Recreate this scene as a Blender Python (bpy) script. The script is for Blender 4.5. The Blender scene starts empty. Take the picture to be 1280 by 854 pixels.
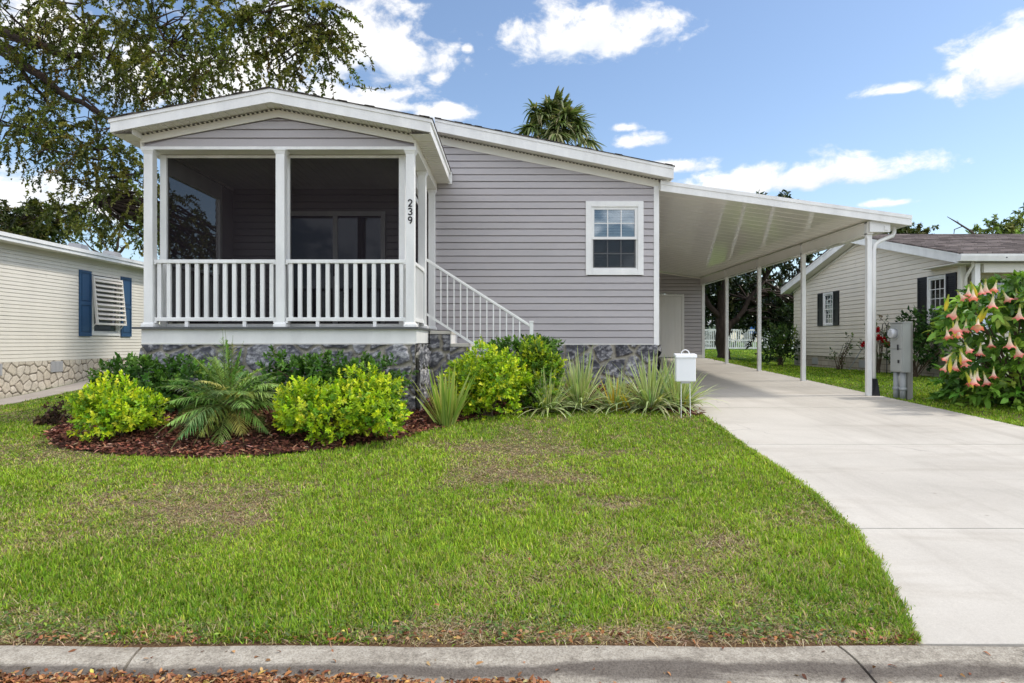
import bpy, bmesh, math, random
import numpy as np
random.seed(7)
RNG = np.random.default_rng(11)
SC = bpy.context.scene
COL = SC.collection
E = 1.30            # eye height above the gutter, metres
F = 814.0           # focal length in photo pixels (1280 wide)

def at(px, py, Y):  # measured image point at distance Y -> world point
    return ((px - 640) / F * Y, Y, E - (py - 427) / F * Y)

# ---------------------------------------------------------------- materials
def new_mat(name):
    m = bpy.data.materials.new(name); m.use_nodes = True
    nt = m.node_tree; nt.nodes.clear()
    out = nt.nodes.new('ShaderNodeOutputMaterial')
    return m, nt, out

def L(nt, a, b): nt.links.new(a, b)

def node(nt, t, **kw):
    n = nt.nodes.new(t)
    for k, v in kw.items():
        if k.startswith('i_'):
            key = k[2:]
            key = int(key) if key.isdigit() else key.replace('_', ' ')
            n.inputs[key].default_value = v
        else: setattr(n, k, v)
    return n

def coords(nt, scale=(1, 1, 1)):
    tc = node(nt, 'ShaderNodeNewGeometry')
    mp = node(nt, 'ShaderNodeMapping'); mp.inputs['Scale'].default_value = scale
    L(nt, tc.outputs['Position'], mp.inputs['Vector'])
    return mp.outputs['Vector']

def noise(nt, vec, scale, detail=4, rough=.55, dist=0.0):
    n = node(nt, 'ShaderNodeTexNoise'); n.inputs['Scale'].default_value = scale
    n.inputs['Detail'].default_value = detail; n.inputs['Roughness'].default_value = rough
    n.inputs['Distortion'].default_value = dist
    L(nt, vec, n.inputs['Vector']); return n.outputs['Fac']

def ramp(nt, fac, stops):
    r = node(nt, 'ShaderNodeValToRGB'); cr = r.color_ramp
    while len(cr.elements) < len(stops): cr.elements.new(.5)
    for e, (p, c) in zip(cr.elements, stops):
        e.position = p; e.color = (*c, 1) if len(c) == 3 else c
    L(nt, fac, r.inputs['Fac']); return r.outputs['Color']

def mixc(nt, fac, a, b, mode='MIX'):
    n = node(nt, 'ShaderNodeMix', data_type='RGBA', blend_type=mode)
    for s, v in ((n.inputs['Factor'], fac), (n.inputs['A'], a), (n.inputs['B'], b)):
        if isinstance(v, (int, float)): s.default_value = v
        elif isinstance(v, tuple): s.default_value = (*v, 1) if len(v) == 3 else v
        else: L(nt, v, s)
    return n.outputs['Result']

def mathn(nt, op, a, b=None, c=None, clamp=False):
    n = node(nt, 'ShaderNodeMath', operation=op); n.use_clamp = clamp
    for i, v in enumerate((a, b, c)):
        if v is None: continue
        if isinstance(v, (int, float)): n.inputs[i].default_value = v
        else: L(nt, v, n.inputs[i])
    return n.outputs[0]

def bump(nt, h, strength=.3, dist=.01, normal=None):
    b = node(nt, 'ShaderNodeBump'); b.inputs['Strength'].default_value = strength
    b.inputs['Distance'].default_value = dist
    L(nt, h, b.inputs['Height'])
    if normal is not None: L(nt, normal, b.inputs['Normal'])
    return b.outputs['Normal']

def principled(nt, out, col, rough=.5, spec=.4, normal=None, metallic=0.0):
    p = node(nt, 'ShaderNodeBsdfPrincipled')
    if isinstance(col, tuple): p.inputs['Base Color'].default_value = (*col, 1)
    else: L(nt, col, p.inputs['Base Color'])
    if isinstance(rough, (int, float)): p.inputs['Roughness'].default_value = rough
    else: L(nt, rough, p.inputs['Roughness'])
    p.inputs['Specular IOR Level'].default_value = spec
    p.inputs['Metallic'].default_value = metallic
    if normal is not None: L(nt, normal, p.inputs['Normal'])
    L(nt, p.outputs[0], out.inputs[0]); return p

def paint(name, col, rough=.45, var=.10, scale=3.0, fine=0.04, spec=.4, bstr=.12, streak=(1, 1, .35)):
    """painted / vinyl surface with soft dirt variation"""
    m, nt, out = new_mat(name)
    v = coords(nt, streak)
    n1 = noise(nt, v, scale, 5, .6)
    n2 = noise(nt, coords(nt), 60, 3, .6)
    f = mathn(nt, 'ADD', mathn(nt, 'MULTIPLY', n1, .8), mathn(nt, 'MULTIPLY', n2, .2))
    lo = tuple(c * (1 - var) for c in col); hi = tuple(min(1, c * (1 + var * .45)) for c in col)
    c = ramp(nt, f, [(.3, lo), (.62, hi)])
    principled(nt, out, c, rough, spec, bump(nt, n2, bstr, .002))
    return m

def perforated(name, axis=0, pitch=.06):
    m, nt, out = new_mat(name)
    tc = node(nt, 'ShaderNodeNewGeometry'); sp = node(nt, 'ShaderNodeSeparateXYZ'); L(nt, tc.outputs['Position'], sp.inputs[0])
    f = mathn(nt, 'FRACT', mathn(nt, 'MULTIPLY', sp.outputs[axis], 1 / pitch))
    n = noise(nt, coords(nt), 14, 3)
    hole = mathn(nt, 'LESS_THAN', f, mathn(nt, 'ADD', .25, mathn(nt, 'MULTIPLY', n, .6)))
    principled(nt, out, mixc(nt, hole, (.7, .68, .6), (.05, .045, .04)), .6, .2); return m

def leaf_mat(name, trans=.3, rough=.45, spec=.35):
    m, nt, out = new_mat(name)
    a = node(nt, 'ShaderNodeAttribute', attribute_name='Col')
    p = node(nt, 'ShaderNodeBsdfPrincipled'); L(nt, a.outputs['Color'], p.inputs['Base Color'])
    p.inputs['Roughness'].default_value = rough; p.inputs['Specular IOR Level'].default_value = spec
    t = node(nt, 'ShaderNodeBsdfTranslucent')
    L(nt, mixc(nt, 1.0, a.outputs['Color'], (1.0, 1.05, .55), 'MULTIPLY'), t.inputs['Color'])
    mx = node(nt, 'ShaderNodeMixShader'); mx.inputs[0].default_value = trans
    L(nt, p.outputs[0], mx.inputs[1]); L(nt, t.outputs[0], mx.inputs[2]); L(nt, mx.outputs[0], out.inputs[0])
    return m

M = {}
M['white'] = paint('white_aluminium', (.80, .80, .785), .42, .13, 4)
M['white_door'] = paint('white_door', (.74, .73, .70), .4, .06)
M['perforated'] = perforated('perforated_vent')
M['soffit'] = paint('soffit_vinyl', (.74, .72, .66), .5, .07)
M['cream'] = paint('cream_trim', (.76, .74, .67), .5, .06)
M['pan'] = paint('pan_ceiling', (.86, .84, .78), .07, .04, spec=.6, bstr=.0)
M['grey_siding'] = paint('grey_vinyl_siding', (.43, .405, .412), .48, .11, 1.5, streak=(.25, 1, 1.2))
M['left_siding'] = paint('ivory_siding', (.74, .70, .62), .5, .06, 2)
M['right_siding'] = paint('beige_siding', (.80, .735, .635), .5, .07, 2)
M['blue'] = paint('blue_shutter', (.022, .075, .17), .4, .12)
M['black'] = paint('black_shutter', (.012, .012, .016), .4, .2)
M['deck_edge'] = paint('deck_edge', (.10, .105, .105), .6, .2)
M['deck'] = paint('deck_boards', (.16, .155, .15), .7, .2)
M['band'] = paint('band_paint', (.78, .775, .75), .5, .10, 4)
M['metal_grey'] = paint('meter_grey', (.36, .375, .36), .4, .12, 5)
M['pvc_grey'] = paint('conduit_grey', (.34, .36, .37), .5, .1)
M['dark_metal'] = paint('dark_metal', (.03, .03, .032), .5, .2)
M['sign_white'] = paint('flyer_box_plastic', (.82, .83, .85), .35, .03)
M['louver'] = paint('aged_louver', (.76, .72, .66), .5, .12)
M['umbrella_blue'] = paint('blue_canvas', (.04, .17, .48), .8, .2)
M['umbrella_tan'] = paint('tan_canvas', (.34, .20, .12), .8, .2)
M['curtain'] = paint('curtain_cloth', (.74, .73, .71), .8, .15, 30, streak=(1, 1, .02))
M['vent'] = paint('vent_grey', (.42, .42, .43), .6, .1)
M['grey_wood'] = paint('weathered_post', (.33, .32, .30), .85, .3, 9, streak=(1, 1, .1))
M['soil'] = paint('dark_soil', (.045, .03, .02), .95, .4)
M['stem'] = paint('woody_stem', (.12, .085, .055), .85, .3, 20)
M['tread'] = paint('step_tread', (.55, .52, .46), .8, .15, 8)

def bark(name, a, b):
    m, nt, out = new_mat(name)
    n = noise(nt, coords(nt, (3, 3, .6)), 4, 6, .65, .6)
    principled(nt, out, ramp(nt, n, [(.3, a), (.7, b)]), .9, .15, bump(nt, n, .8, .03)); return m
M['bark'] = bark('grey_bark', (.05, .04, .032), (.16, .125, .10))
M['dark_bark'] = bark('dark_bark', (.03, .022, .018), (.085, .062, .05))
M['palm_bark'] = bark('palm_bark', (.09, .07, .05), (.2, .16, .12))

def glass(name, tint=(.02, .025, .03), trans=.55, rough=.02):
    m, nt, out = new_mat(name)
    t = node(nt, 'ShaderNodeBsdfTransparent'); t.inputs['Color'].default_value = (.80, .85, .86, 1)
    g = node(nt, 'ShaderNodeBsdfGlossy'); g.inputs['Roughness'].default_value = rough
    g.inputs['Color'].default_value = (.9, .95, 1, 1)
    d = node(nt, 'ShaderNodeBsdfDiffuse'); d.inputs['Color'].default_value = (*tint, 1)
    fr = node(nt, 'ShaderNodeFresnel'); fr.inputs['IOR'].default_value = 1.7
    m1 = node(nt, 'ShaderNodeMixShader'); m1.inputs[0].default_value = trans
    L(nt, d.outputs[0], m1.inputs[1]); L(nt, t.outputs[0], m1.inputs[2])
    m2 = node(nt, 'ShaderNodeMixShader')
    L(nt, mathn(nt, 'ADD', fr.outputs[0], .06), m2.inputs[0]); L(nt, m1.outputs[0], m2.inputs[1]); L(nt, g.outputs[0], m2.inputs[2])
    L(nt, m2.outputs[0], out.inputs[0]); return m
M['glass'] = glass('window_glass', trans=.6)
M['dark_glass'] = glass('dark_glass', trans=.12)

M['clear_glass'] = glass('clear_glass', (.1, .1, .1), .92)

def screen_mat(name, open_=.42, col=(.012, .011, .013)):
    m, nt, out = new_mat(name)
    t = node(nt, 'ShaderNodeBsdfTransparent')
    d = node(nt, 'ShaderNodeBsdfDiffuse'); d.inputs['Color'].default_value = (*col, 1)
    mx = node(nt, 'ShaderNodeMixShader'); mx.inputs[0].default_value = open_
    L(nt, d.outputs[0], mx.inputs[1]); L(nt, t.outputs[0], mx.inputs[2]); L(nt, mx.outputs[0], out.inputs[0]); return m
M['screen'] = screen_mat('insect_screen', .31, (.016, .013, .016))
M['window_screen'] = screen_mat('window_screen', .60, (.03, .03, .035))

def stone_mat(name, cells, c_lo, c_mid, c_hi, mortar, grout_w, streaky, seed_scale=(1, 1, 1)):
    m, nt, out = new_mat(name)
    v = coords(nt, seed_scale)
    nz = node(nt, 'ShaderNodeTexNoise'); nz.inputs['Scale'].default_value = 2.2; nz.inputs['Detail'].default_value = 2
    L(nt, v, nz.inputs['Vector'])
    off = node(nt, 'ShaderNodeVectorMath', operation='MULTIPLY_ADD')
    L(nt, nz.outputs['Color'], off.inputs[0]); off.inputs[1].default_value = (.22,) * 3; L(nt, v, off.inputs[2])
    vo = node(nt, 'ShaderNodeTexVoronoi', feature='DISTANCE_TO_EDGE'); vo.inputs['Scale'].default_value = cells
    vo.inputs['Randomness'].default_value = .85
    L(nt, off.outputs[0], vo.inputs['Vector'])
    vc = node(nt, 'ShaderNodeTexVoronoi', feature='F1'); vc.inputs['Scale'].default_value = cells
    vc.inputs['Randomness'].default_value = .85
    L(nt, off.outputs[0], vc.inputs['Vector'])
    tone = node(nt, 'ShaderNodeSeparateColor'); L(nt, vc.outputs['Color'], tone.inputs[0])
    n1 = noise(nt, coords(nt, (1, 1, 1.7)), 9 if streaky else 9, 7, .74, 2.2 if streaky else .3)
    f = mathn(nt, 'ADD', n1, mathn(nt, 'MULTIPLY', mathn(nt, 'SUBTRACT', tone.outputs[0], .5), .16 if streaky else .35))
    c = ramp(nt, f, [(.34 if streaky else .30, c_lo), (.52 if streaky else .50, c_mid), (.67 if streaky else .75, c_hi)])
    msk = ramp(nt, vo.outputs['Distance'], [(grout_w * .6, (0, 0, 0)), (grout_w * 1.3, (1, 1, 1))])
    c2 = mixc(nt, msk, mortar, c)
    n2 = noise(nt, coords(nt), 30, 6, .7, .8)
    h = mathn(nt, 'ADD', mathn(nt, 'MULTIPLY', msk, .5), mathn(nt, 'ADD', mathn(nt, 'MULTIPLY', n1, .8), mathn(nt, 'MULTIPLY', n2, .35)))
    principled(nt, out, c2, .75, .35, bump(nt, h, .9 if streaky else .6, .05 if streaky else .03)); return m
M['blue_stone'] = stone_mat('blue_grey_stone', 2.7, (.028, .029, .038), (.10, .10, .118), (.80, .79, .80), (.40, .37, .31), .026, True)
M['flagstone'] = stone_mat('cream_flagstone', 3.4, (.36, .31, .25), (.58, .51, .42), (.68, .62, .53), (.12, .095, .075), .032, False)

def block_mat():
    m, nt, out = new_mat('painted_block')
    tc = node(nt, 'ShaderNodeNewGeometry'); sp = node(nt, 'ShaderNodeSeparateXYZ'); L(nt, tc.outputs['Position'], sp.inputs[0])
    cb = node(nt, 'ShaderNodeCombineXYZ'); L(nt, mathn(nt, 'ADD', sp.outputs[0], sp.outputs[1]), cb.inputs[0]); L(nt, sp.outputs[2], cb.inputs[1])
    b = node(nt, 'ShaderNodeTexBrick'); L(nt, cb.outputs[0], b.inputs['Vector'])
    b.inputs['Scale'].default_value = 1; b.inputs['Brick Width'].default_value = .42; b.inputs['Row Height'].default_value = .145
    b.inputs['Mortar Size'].default_value = .008
    b.inputs['Color1'].default_value = (.60, .54, .46, 1); b.inputs['Color2'].default_value = (.50, .45, .38, 1); b.inputs['Mortar'].default_value = (.28, .24, .19, 1)
    n = noise(nt, coords(nt), 6, 5)
    c = mixc(nt, .5, b.outputs['Color'], ramp(nt, n, [(.3, (.5, .42, .33)), (.7, (1, 1, 1))]), 'MULTIPLY')
    principled(nt, out, c, .85, .2, bump(nt, b.outputs['Fac'], -.5, .01)); return m
M['block'] = block_mat()

def shingle_mat(name, cols, axis='xy', row=.14, wid=.3):
    m, nt, out = new_mat(name)
    tc = node(nt, 'ShaderNodeNewGeometry'); sp = node(nt, 'ShaderNodeSeparateXYZ'); L(nt, tc.outputs['Position'], sp.inputs[0])
    a, b_ = (sp.outputs[0], sp.outputs[1]) if axis == 'xy' else (sp.outputs[1], sp.outputs[0])
    cb = node(nt, 'ShaderNodeCombineXYZ'); L(nt, a, cb.inputs[0]); L(nt, b_, cb.inputs[1])
    b = node(nt, 'ShaderNodeTexBrick', offset=.37); L(nt, cb.outputs[0], b.inputs['Vector'])
    b.inputs['Scale'].default_value = 1; b.inputs['Brick Width'].default_value = wid; b.inputs['Row Height'].default_value = row
    b.inputs['Mortar Size'].default_value = .006; b.inputs['Bias'].default_value = 0
    b.inputs['Color1'].default_value = (*cols[0], 1); b.inputs['Color2'].default_value = (*cols[1], 1); b.inputs['Mortar'].default_value = (*cols[2], 1)
    n = noise(nt, coords(nt, (2.2, 5, 1)), 1.6, 5, .7)
    c = mixc(nt, .75, b.outputs['Color'], ramp(nt, n, [(.32, (.5, .48, .48)), (.68, (1.25, 1.15, 1.1))]), 'MULTIPLY')
    n2 = noise(nt, coords(nt), 180, 2)
    principled(nt, out, c, .95, .1, bump(nt, n2, .5, .004, bump(nt, b.outputs['Fac'], -.6, .008))); return m
M['shingle'] = shingle_mat('grey_shingles', ((.10, .095, .09), (.16, .15, .145), (.05, .05, .05)), 'yx')
M['brown_shingle'] = shingle_mat('brown_shingles', ((.115, .10, .096), (.29, .26, .25), (.06, .055, .054)), 'xy')

def concrete(name, lo, hi, stain=(.5, .47, .43), stain_amt=.35):
    m, nt, out = new_mat(name)
    n1 = noise(nt, coords(nt), .7, 6, .6, .4)
    n2 = noise(nt, coords(nt), 45, 4, .7)
    n3 = noise(nt, coords(nt, (.35, 1.6, 1)), 1.1, 5, .65, .8)
    c = ramp(nt, mathn(nt, 'ADD', mathn(nt, 'MULTIPLY', n1, .75), mathn(nt, 'MULTIPLY', n2, .25)), [(.32, lo), (.66, hi)])
    c = mixc(nt, mathn(nt, 'MULTIPLY', ramp(nt, n3, [(.52, (0, 0, 0)), (.75, (1, 1, 1))]), stain_amt), c, mixc(nt, 1.0, c, stain, 'MULTIPLY'))
    vo = node(nt, 'ShaderNodeTexVoronoi', feature='F1'); vo.inputs['Scale'].default_value = 3.2; L(nt, coords(nt), vo.inputs['Vector'])
    spot = ramp(nt, vo.outputs['Distance'], [(.025, (1, 1, 1)), (.06, (0, 0, 0))])
    c = mixc(nt, mathn(nt, 'MULTIPLY', spot, .45), c, (.2, .16, .12))
    n4 = noise(nt, coords(nt), 160, 3, .75)
    c = mixc(nt, .35, c, ramp(nt, n4, [(.36, (.72, .70, .67)), (.54, (1, 1, 1)), (.7, (1.12, 1.12, 1.1))]), 'MULTIPLY')
    # scuffed tyre tracks running up the slab, and a few hairline cracks
    w = noise(nt, coords(nt, (2.2, .16, 1)), 1.0, 5, .7, .5)
    c = mixc(nt, mathn(nt, 'MULTIPLY', ramp(nt, w, [(.50, (0, 0, 0)), (.72, (1, 1, 1))]), .45), c, mixc(nt, 1.0, c, (.70, .68, .66), 'MULTIPLY'))
    ve = node(nt, 'ShaderNodeTexVoronoi', feature='DISTANCE_TO_EDGE'); ve.inputs['Scale'].default_value = .22
    nv = node(nt, 'ShaderNodeTexNoise'); nv.inputs['Scale'].default_value = 1.3; nv.inputs['Detail'].default_value = 6; L(nt, coords(nt), nv.inputs['Vector'])
    of = node(nt, 'ShaderNodeVectorMath', operation='MULTIPLY_ADD'); L(nt, nv.outputs['Color'], of.inputs[0]); of.inputs[1].default_value = (.8,) * 3; L(nt, coords(nt), of.inputs[2]); L(nt, of.outputs[0], ve.inputs['Vector'])
    crk = mathn(nt, 'MULTIPLY', ramp(nt, ve.outputs['Distance'], [(.0006, (1, 1, 1)), (.0016, (0, 0, 0))]), ramp(nt, n1, [(.5, (0, 0, 0)), (.6, (1, 1, 1))]))
    c = mixc(nt, mathn(nt, 'MULTIPLY', crk, .5), c, (.22, .20, .18))
    principled(nt, out, c, .85, .25, bump(nt, n2, .25, .004)); return m
M['driveway'] = concrete('driveway_concrete', (.44, .41, .365), (.58, .545, .49), (.70, .66, .61), .65)
M['path'] = concrete('path_concrete', (.36, .32, .29), (.5, .46, .42))
M['street'] = concrete('street_concrete', (.30, .265, .24), (.44, .40, .37))

def kerb_mat():
    m, nt, out = new_mat('kerb_concrete')
    tc = node(nt, 'ShaderNodeNewGeometry'); sp = node(nt, 'ShaderNodeSeparateXYZ'); L(nt, tc.outputs['Position'], sp.inputs[0])
    n1 = noise(nt, coords(nt), 55, 5, .75); n2 = noise(nt, coords(nt, (.5, 2, 1)), 2.4, 5, .65, .7); n4 = noise(nt, coords(nt), 9, 5, .7)
    c = ramp(nt, mathn(nt, 'ADD', mathn(nt, 'MULTIPLY', n1, .5), mathn(nt, 'MULTIPLY', n4, .5)), [(.33, (.19, .165, .135)), (.5, (.38, .345, .29)), (.68, (.55, .51, .44))])
    # tyre and dirt stain band along the toe of the kerb, wavering upper edge
    y = mathn(nt, 'ADD', sp.outputs[1], mathn(nt, 'MULTIPLY', mathn(nt, 'SUBTRACT', n2, .5), .16))
    up = ramp(nt, mathn(nt, 'MULTIPLY', mathn(nt, 'SUBTRACT', y, 2.40), 5.0, clamp=True), [(.30, (0, 0, 0)), (.50, (1, 1, 1)), (.70, (1, 1, 1)), (.86, (0, 0, 0))])
    c = mixc(nt, mathn(nt, 'MULTIPLY', up, .80), c, (.085, .07, .062))
    n5 = noise(nt, coords(nt), 130, 3, .8)
    c = mixc(nt, .6, c, ramp(nt, n5, [(.38, (.45, .42, .38)), (.52, (1, 1, 1)), (.68, (1.3, 1.27, 1.2))]), 'MULTIPLY')
    principled(nt, out, c, .9, .2, bump(nt, n5, .6, .006, bump(nt, n1, .5, .006))); return m
M['kerb'] = kerb_mat()

def ground_mat():
    m, nt, out = new_mat('lawn_soil')
    n1 = noise(nt, coords(nt), .55, 6, .65, .5); n2 = noise(nt, coords(nt), 24, 5, .7); n3 = noise(nt, coords(nt), 90, 3, .7)
    soil = ramp(nt, n3, [(.3, (.10, .07, .045)), (.7, (.27, .20, .13))])
    grass = ramp(nt, n2, [(.3, (.075, .07, .03)), (.7, (.17, .16, .07))])
    c = mixc(nt, ramp(nt, n1, [(.45, (0, 0, 0)), (.62, (1, 1, 1))]), grass, soil)
    # beyond the yard the sheet is plain turf
    tc = node(nt, 'ShaderNodeNewGeometry'); sp = node(nt, 'ShaderNodeSeparateXYZ'); L(nt, tc.outputs['Position'], sp.inputs[0])
    far = ramp(nt, mathn(nt, 'MULTIPLY', mathn(nt, 'SUBTRACT', sp.outputs[1], 9), .1, clamp=True), [(0, (0, 0, 0)), (.6, (1, 1, 1))])
    c = mixc(nt, far, c, ramp(nt, n2, [(.3, (.05, .10, .015)), (.7, (.10, .17, .03))]))
    near = ramp(nt, mathn(nt, 'MULTIPLY', mathn(nt, 'SUBTRACT', sp.outputs[1], 2.6), 2.0, clamp=True), [(.28, (1, 1, 1)), (.5, (0, 0, 0))])
    c = mixc(nt, near, c, mixc(nt, 1.0, soil, (.75, .62, .52), 'MULTIPLY'))
    principled(nt, out, c, .95, .1, bump(nt, n3, .6, .02)); return m
M['ground'] = ground_mat()

def mulch_mat():
    m, nt, out = new_mat('mulch_base')
    n = noise(nt, coords(nt, (1, 1, 1)), 40, 5, .7, .6)
    principled(nt, out, ramp(nt, n, [(.3, (.025, .012, .009)), (.7, (.13, .06, .042))]), .95, .1, bump(nt, n, .9, .03)); return m
M['mulch'] = mulch_mat()

def water_mat():
    m, nt, out = new_mat('pool_water')
    n = noise(nt, coords(nt), 5, 3)
    principled(nt, out, (.06, .25, .45), .08, .5, bump(nt, n, .2, .02)); return m
M['water'] = water_mat()
M['leaf'] = leaf_mat('foliage')
M['glossy_leaf'] = leaf_mat('glossy_foliage', .15, .28, .5)
M['blade'] = leaf_mat('grass_blades', .30, .55, .2)
def rock_mat(name, rough=.75):
    m, nt, out = new_mat(name)
    a = node(nt, 'ShaderNodeAttribute', attribute_name='Col'); n = noise(nt, coords(nt), 38, 6, .75)
    c = mixc(nt, .8, a.outputs['Color'], ramp(nt, n, [(.3, (.6, .6, .6)), (.7, (1.25, 1.25, 1.25))]), 'MULTIPLY')
    principled(nt, out, c, rough, .3, bump(nt, n, .6, .012)); return m
M['rock'] = rock_mat('rock_face')
M['chip'] = leaf_mat('wood_chips', .0, .85, .15)
M['petal'] = leaf_mat('petals', .35, .6, .2)

# ---------------------------------------------------------------- mesh helpers
class MB:
    def __init__(s): s.v = []; s.f = []
    def quad(s, a, b, c, d):
        i = len(s.v); s.v += [tuple(a), tuple(b), tuple(c), tuple(d)]; s.f.append((i, i + 1, i + 2, i + 3)); return s
    def poly(s, pts):
        i = len(s.v); s.v += [tuple(p) for p in pts]; s.f.append(tuple(range(i, i + len(pts)))); return s
    def box(s, x0, x1, y0, y1, z0, z1):
        i = len(s.v)
        s.v += [(x, y, z) for z in (z0, z1) for y in (y0, y1) for x in (x0, x1)]
        for q in ((0, 2, 3, 1), (4, 5, 7, 6), (0, 1, 5, 4), (2, 6, 7, 3), (0, 4, 6, 2), (1, 3, 7, 5)):
            s.f.append(tuple(i + k for k in q))
        return s
    def hexa(s, p):           # 8 corners, bottom 4 then top 4, both counter-clockwise
        i = len(s.v); s.v += [tuple(q) for q in p]
        for q in ((3, 2, 1, 0), (4, 5, 6, 7), (0, 1, 5, 4), (1, 2, 6, 5), (2, 3, 7, 6), (3, 0, 4, 7)):
            s.f.append(tuple(i + k for k in q))
        return s
    def prism(s, pts, d):     # polygon extruded along vector d
        n = len(pts); i = len(s.v)
        s.v += [tuple(p) for p in pts] + [tuple(p[k] + d[k] for k in range(3)) for p in pts]
        s.f.append(tuple(range(i, i + n))); s.f.append(tuple(range(i + 2 * n - 1, i + n - 1, -1)))
        for k in range(n):
            j = (k + 1) % n; s.f.append((i + k, i + n + k, i + n + j, i + j))
        return s
    def tube(s, pts, r, n=8, cap=True):
        pts = [np.array(p, float) for p in pts]; rs = r if hasattr(r, '__len__') else [r] * len(pts)
        i0 = len(s.v); ref = None
        for k, p in enumerate(pts):
            t = pts[min(k + 1, len(pts) - 1)] - pts[max(k - 1, 0)]; t = t / (np.linalg.norm(t) + 1e-9)
            if ref is None: ref = np.array((0, 0, 1.)) if abs(t[2]) < .9 else np.array((1., 0, 0))
            u = np.cross(t, ref); u /= np.linalg.norm(u) + 1e-9; w = np.cross(t, u); ref = np.cross(u, t)
            for j in range(n):
                a = 2 * math.pi * j / n
                s.v.append(tuple(p + rs[k] * (math.cos(a) * u + math.sin(a) * w)))
        for k in range(len(pts) - 1):
            for j in range(n):
                a, b = i0 + k * n + j, i0 + k * n + (j + 1) % n
                s.f.append((a, b, b + n, a + n))
        if cap:
            s.f.append(tuple(i0 + j for j in range(n - 1, -1, -1)))
            e = i0 + (len(pts) - 1) * n; s.f.append(tuple(e + j for j in range(n)))
        return s
    def build(s, name, mat, parent=None, bevel=0, smooth=False):
        me = bpy.data.meshes.new(name); me.from_pydata(s.v, [], s.f)
        bm = bmesh.new(); bm.from_mesh(me); bmesh.ops.recalc_face_normals(bm, faces=bm.faces); bm.to_mesh(me); bm.free()
        me.materials.append(M[mat] if isinstance(mat, str) else mat)
        if smooth: me.polygons.foreach_set('use_smooth', [True] * len(me.polygons))
        o = bpy.data.objects.new(name, me); COL.objects.link(o)
        if parent is not None: adopt(o, parent)
        if bevel:
            b = o.modifiers.new('bevel', 'BEVEL'); b.width = bevel; b.segments = 2; b.limit_method = 'ANGLE'
        return o

def world_loc(o):
    l = np.array(o.location)
    while o.parent is not None:
        o = o.parent; l = l + np.array(o.location)
    return l

def adopt(o, parent):      # vertices are in world space; parents carry only translations
    o.parent = parent
    o.location = tuple(-world_loc(parent))

def thing(name, label, cat, loc, group=None):
    o = bpy.data.objects.new(name, None); COL.objects.link(o); o.location = loc
    o.empty_display_size = .2
    o['label'] = label; o['category'] = cat
    if group: o['group'] = group
    return o
def tag(o, label=None, cat=None, group=None, kind=None):
    if label: o['label'] = label
    if cat: o['category'] = cat
    if group: o['group'] = group
    if kind: o['kind'] = kind
    return o

def mesh_np(name, V, faces, C, mat, parent=None, smooth=False):
    """V (n,3); faces list of int arrays (m,k); C (n,3) vertex colours"""
    me = bpy.data.meshes.new(name)
    me.vertices.add(len(V)); me.vertices.foreach_set('co', np.ascontiguousarray(V, np.float32).ravel())
    tot = sum(f.size for f in faces); nf = sum(len(f) for f in faces)
    me.loops.add(tot); me.polygons.add(nf)
    me.loops.foreach_set('vertex_index', np.concatenate([f.ravel() for f in faces]).astype(np.int32))
    sizes = np.concatenate([np.full(len(f), f.shape[1]) for f in faces]); st = np.concatenate([[0], np.cumsum(sizes)[:-1]])
    me.polygons.foreach_set('loop_start', st.astype(np.int32))
    me.update(calc_edges=True)
    if smooth: me.polygons.foreach_set('use_smooth', np.ones(nf, bool))
    if C is not None:
        ca = me.color_attributes.new('Col', 'FLOAT_COLOR', 'POINT')
        cc = np.ones((len(V), 4), np.float32); cc[:, :3] = C
        ca.data.foreach_set('color', cc.ravel())
    me.materials.append(M[mat]); me.validate()
    o = bpy.data.objects.new(name, me); COL.objects.link(o)
    if parent is not None: adopt(o, parent)
    return o

def unit(a): return a / (np.linalg.norm(a, axis=-1, keepdims=True) + 1e-9)

def sstep(a, b, x):
    t = np.clip((x - a) / (b - a), 0, 1); return t * t * (3 - 2 * t)

def vnoise(x, y, s, seed=0):
    """smooth 2-D value noise 0..1"""
    x = np.asarray(x) * s; y = np.asarray(y) * s
    xi = np.floor(x).astype(np.int64); yi = np.floor(y).astype(np.int64); fx = x - xi; fy = y - yi
    def h(a, b):
        n = (a * 374761393 + b * 668265263 + seed * 974634777) & 0x7fffffff
        n = ((n ^ (n >> 13)) * 1274126177) & 0x7fffffff
        return ((n ^ (n >> 16)) & 0xffff) / 65535.0
    fx = fx * fx * (3 - 2 * fx); fy = fy * fy * (3 - 2 * fy)
    return (h(xi, yi) * (1 - fx) + h(xi + 1, yi) * fx) * (1 - fy) + (h(xi, yi + 1) * (1 - fx) + h(xi + 1, yi + 1) * fx) * fy

def leaves(P, D, N, Ln, W, C, curl=.25):
    """leaf blades: pointed ovals folded along the midrib. returns V,F,C"""
    n = len(P); D = unit(D); S = unit(np.cross(D, N)); N = unit(np.cross(S, D))
    Ln = np.broadcast_to(Ln, n)[:, None]; W = np.broadcast_to(W, n)[:, None]
    b = P; t = P + D * Ln - N * Ln * curl * .6
    m1 = P + D * Ln * .35; m2 = P + D * Ln * .72 - N * Ln * curl * .25
    l1 = m1 + S * W * .5 + N * W * .18; r1 = m1 - S * W * .5 + N * W * .18
    l2 = m2 + S * W * .36 + N * W * .12; r2 = m2 - S * W * .36 + N * W * .12
    V = np.stack([b, l1, l2, t, r2, r1], 1).reshape(-1, 3)
    i = np.arange(n)[:, None] * 6
    F = [np.concatenate([i + np.array([[0, 5, 2, 1]]), ], 0), i + np.array([[5, 4, 3, 2]])]
    return V, F, np.repeat(C, 6, 0)

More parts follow.
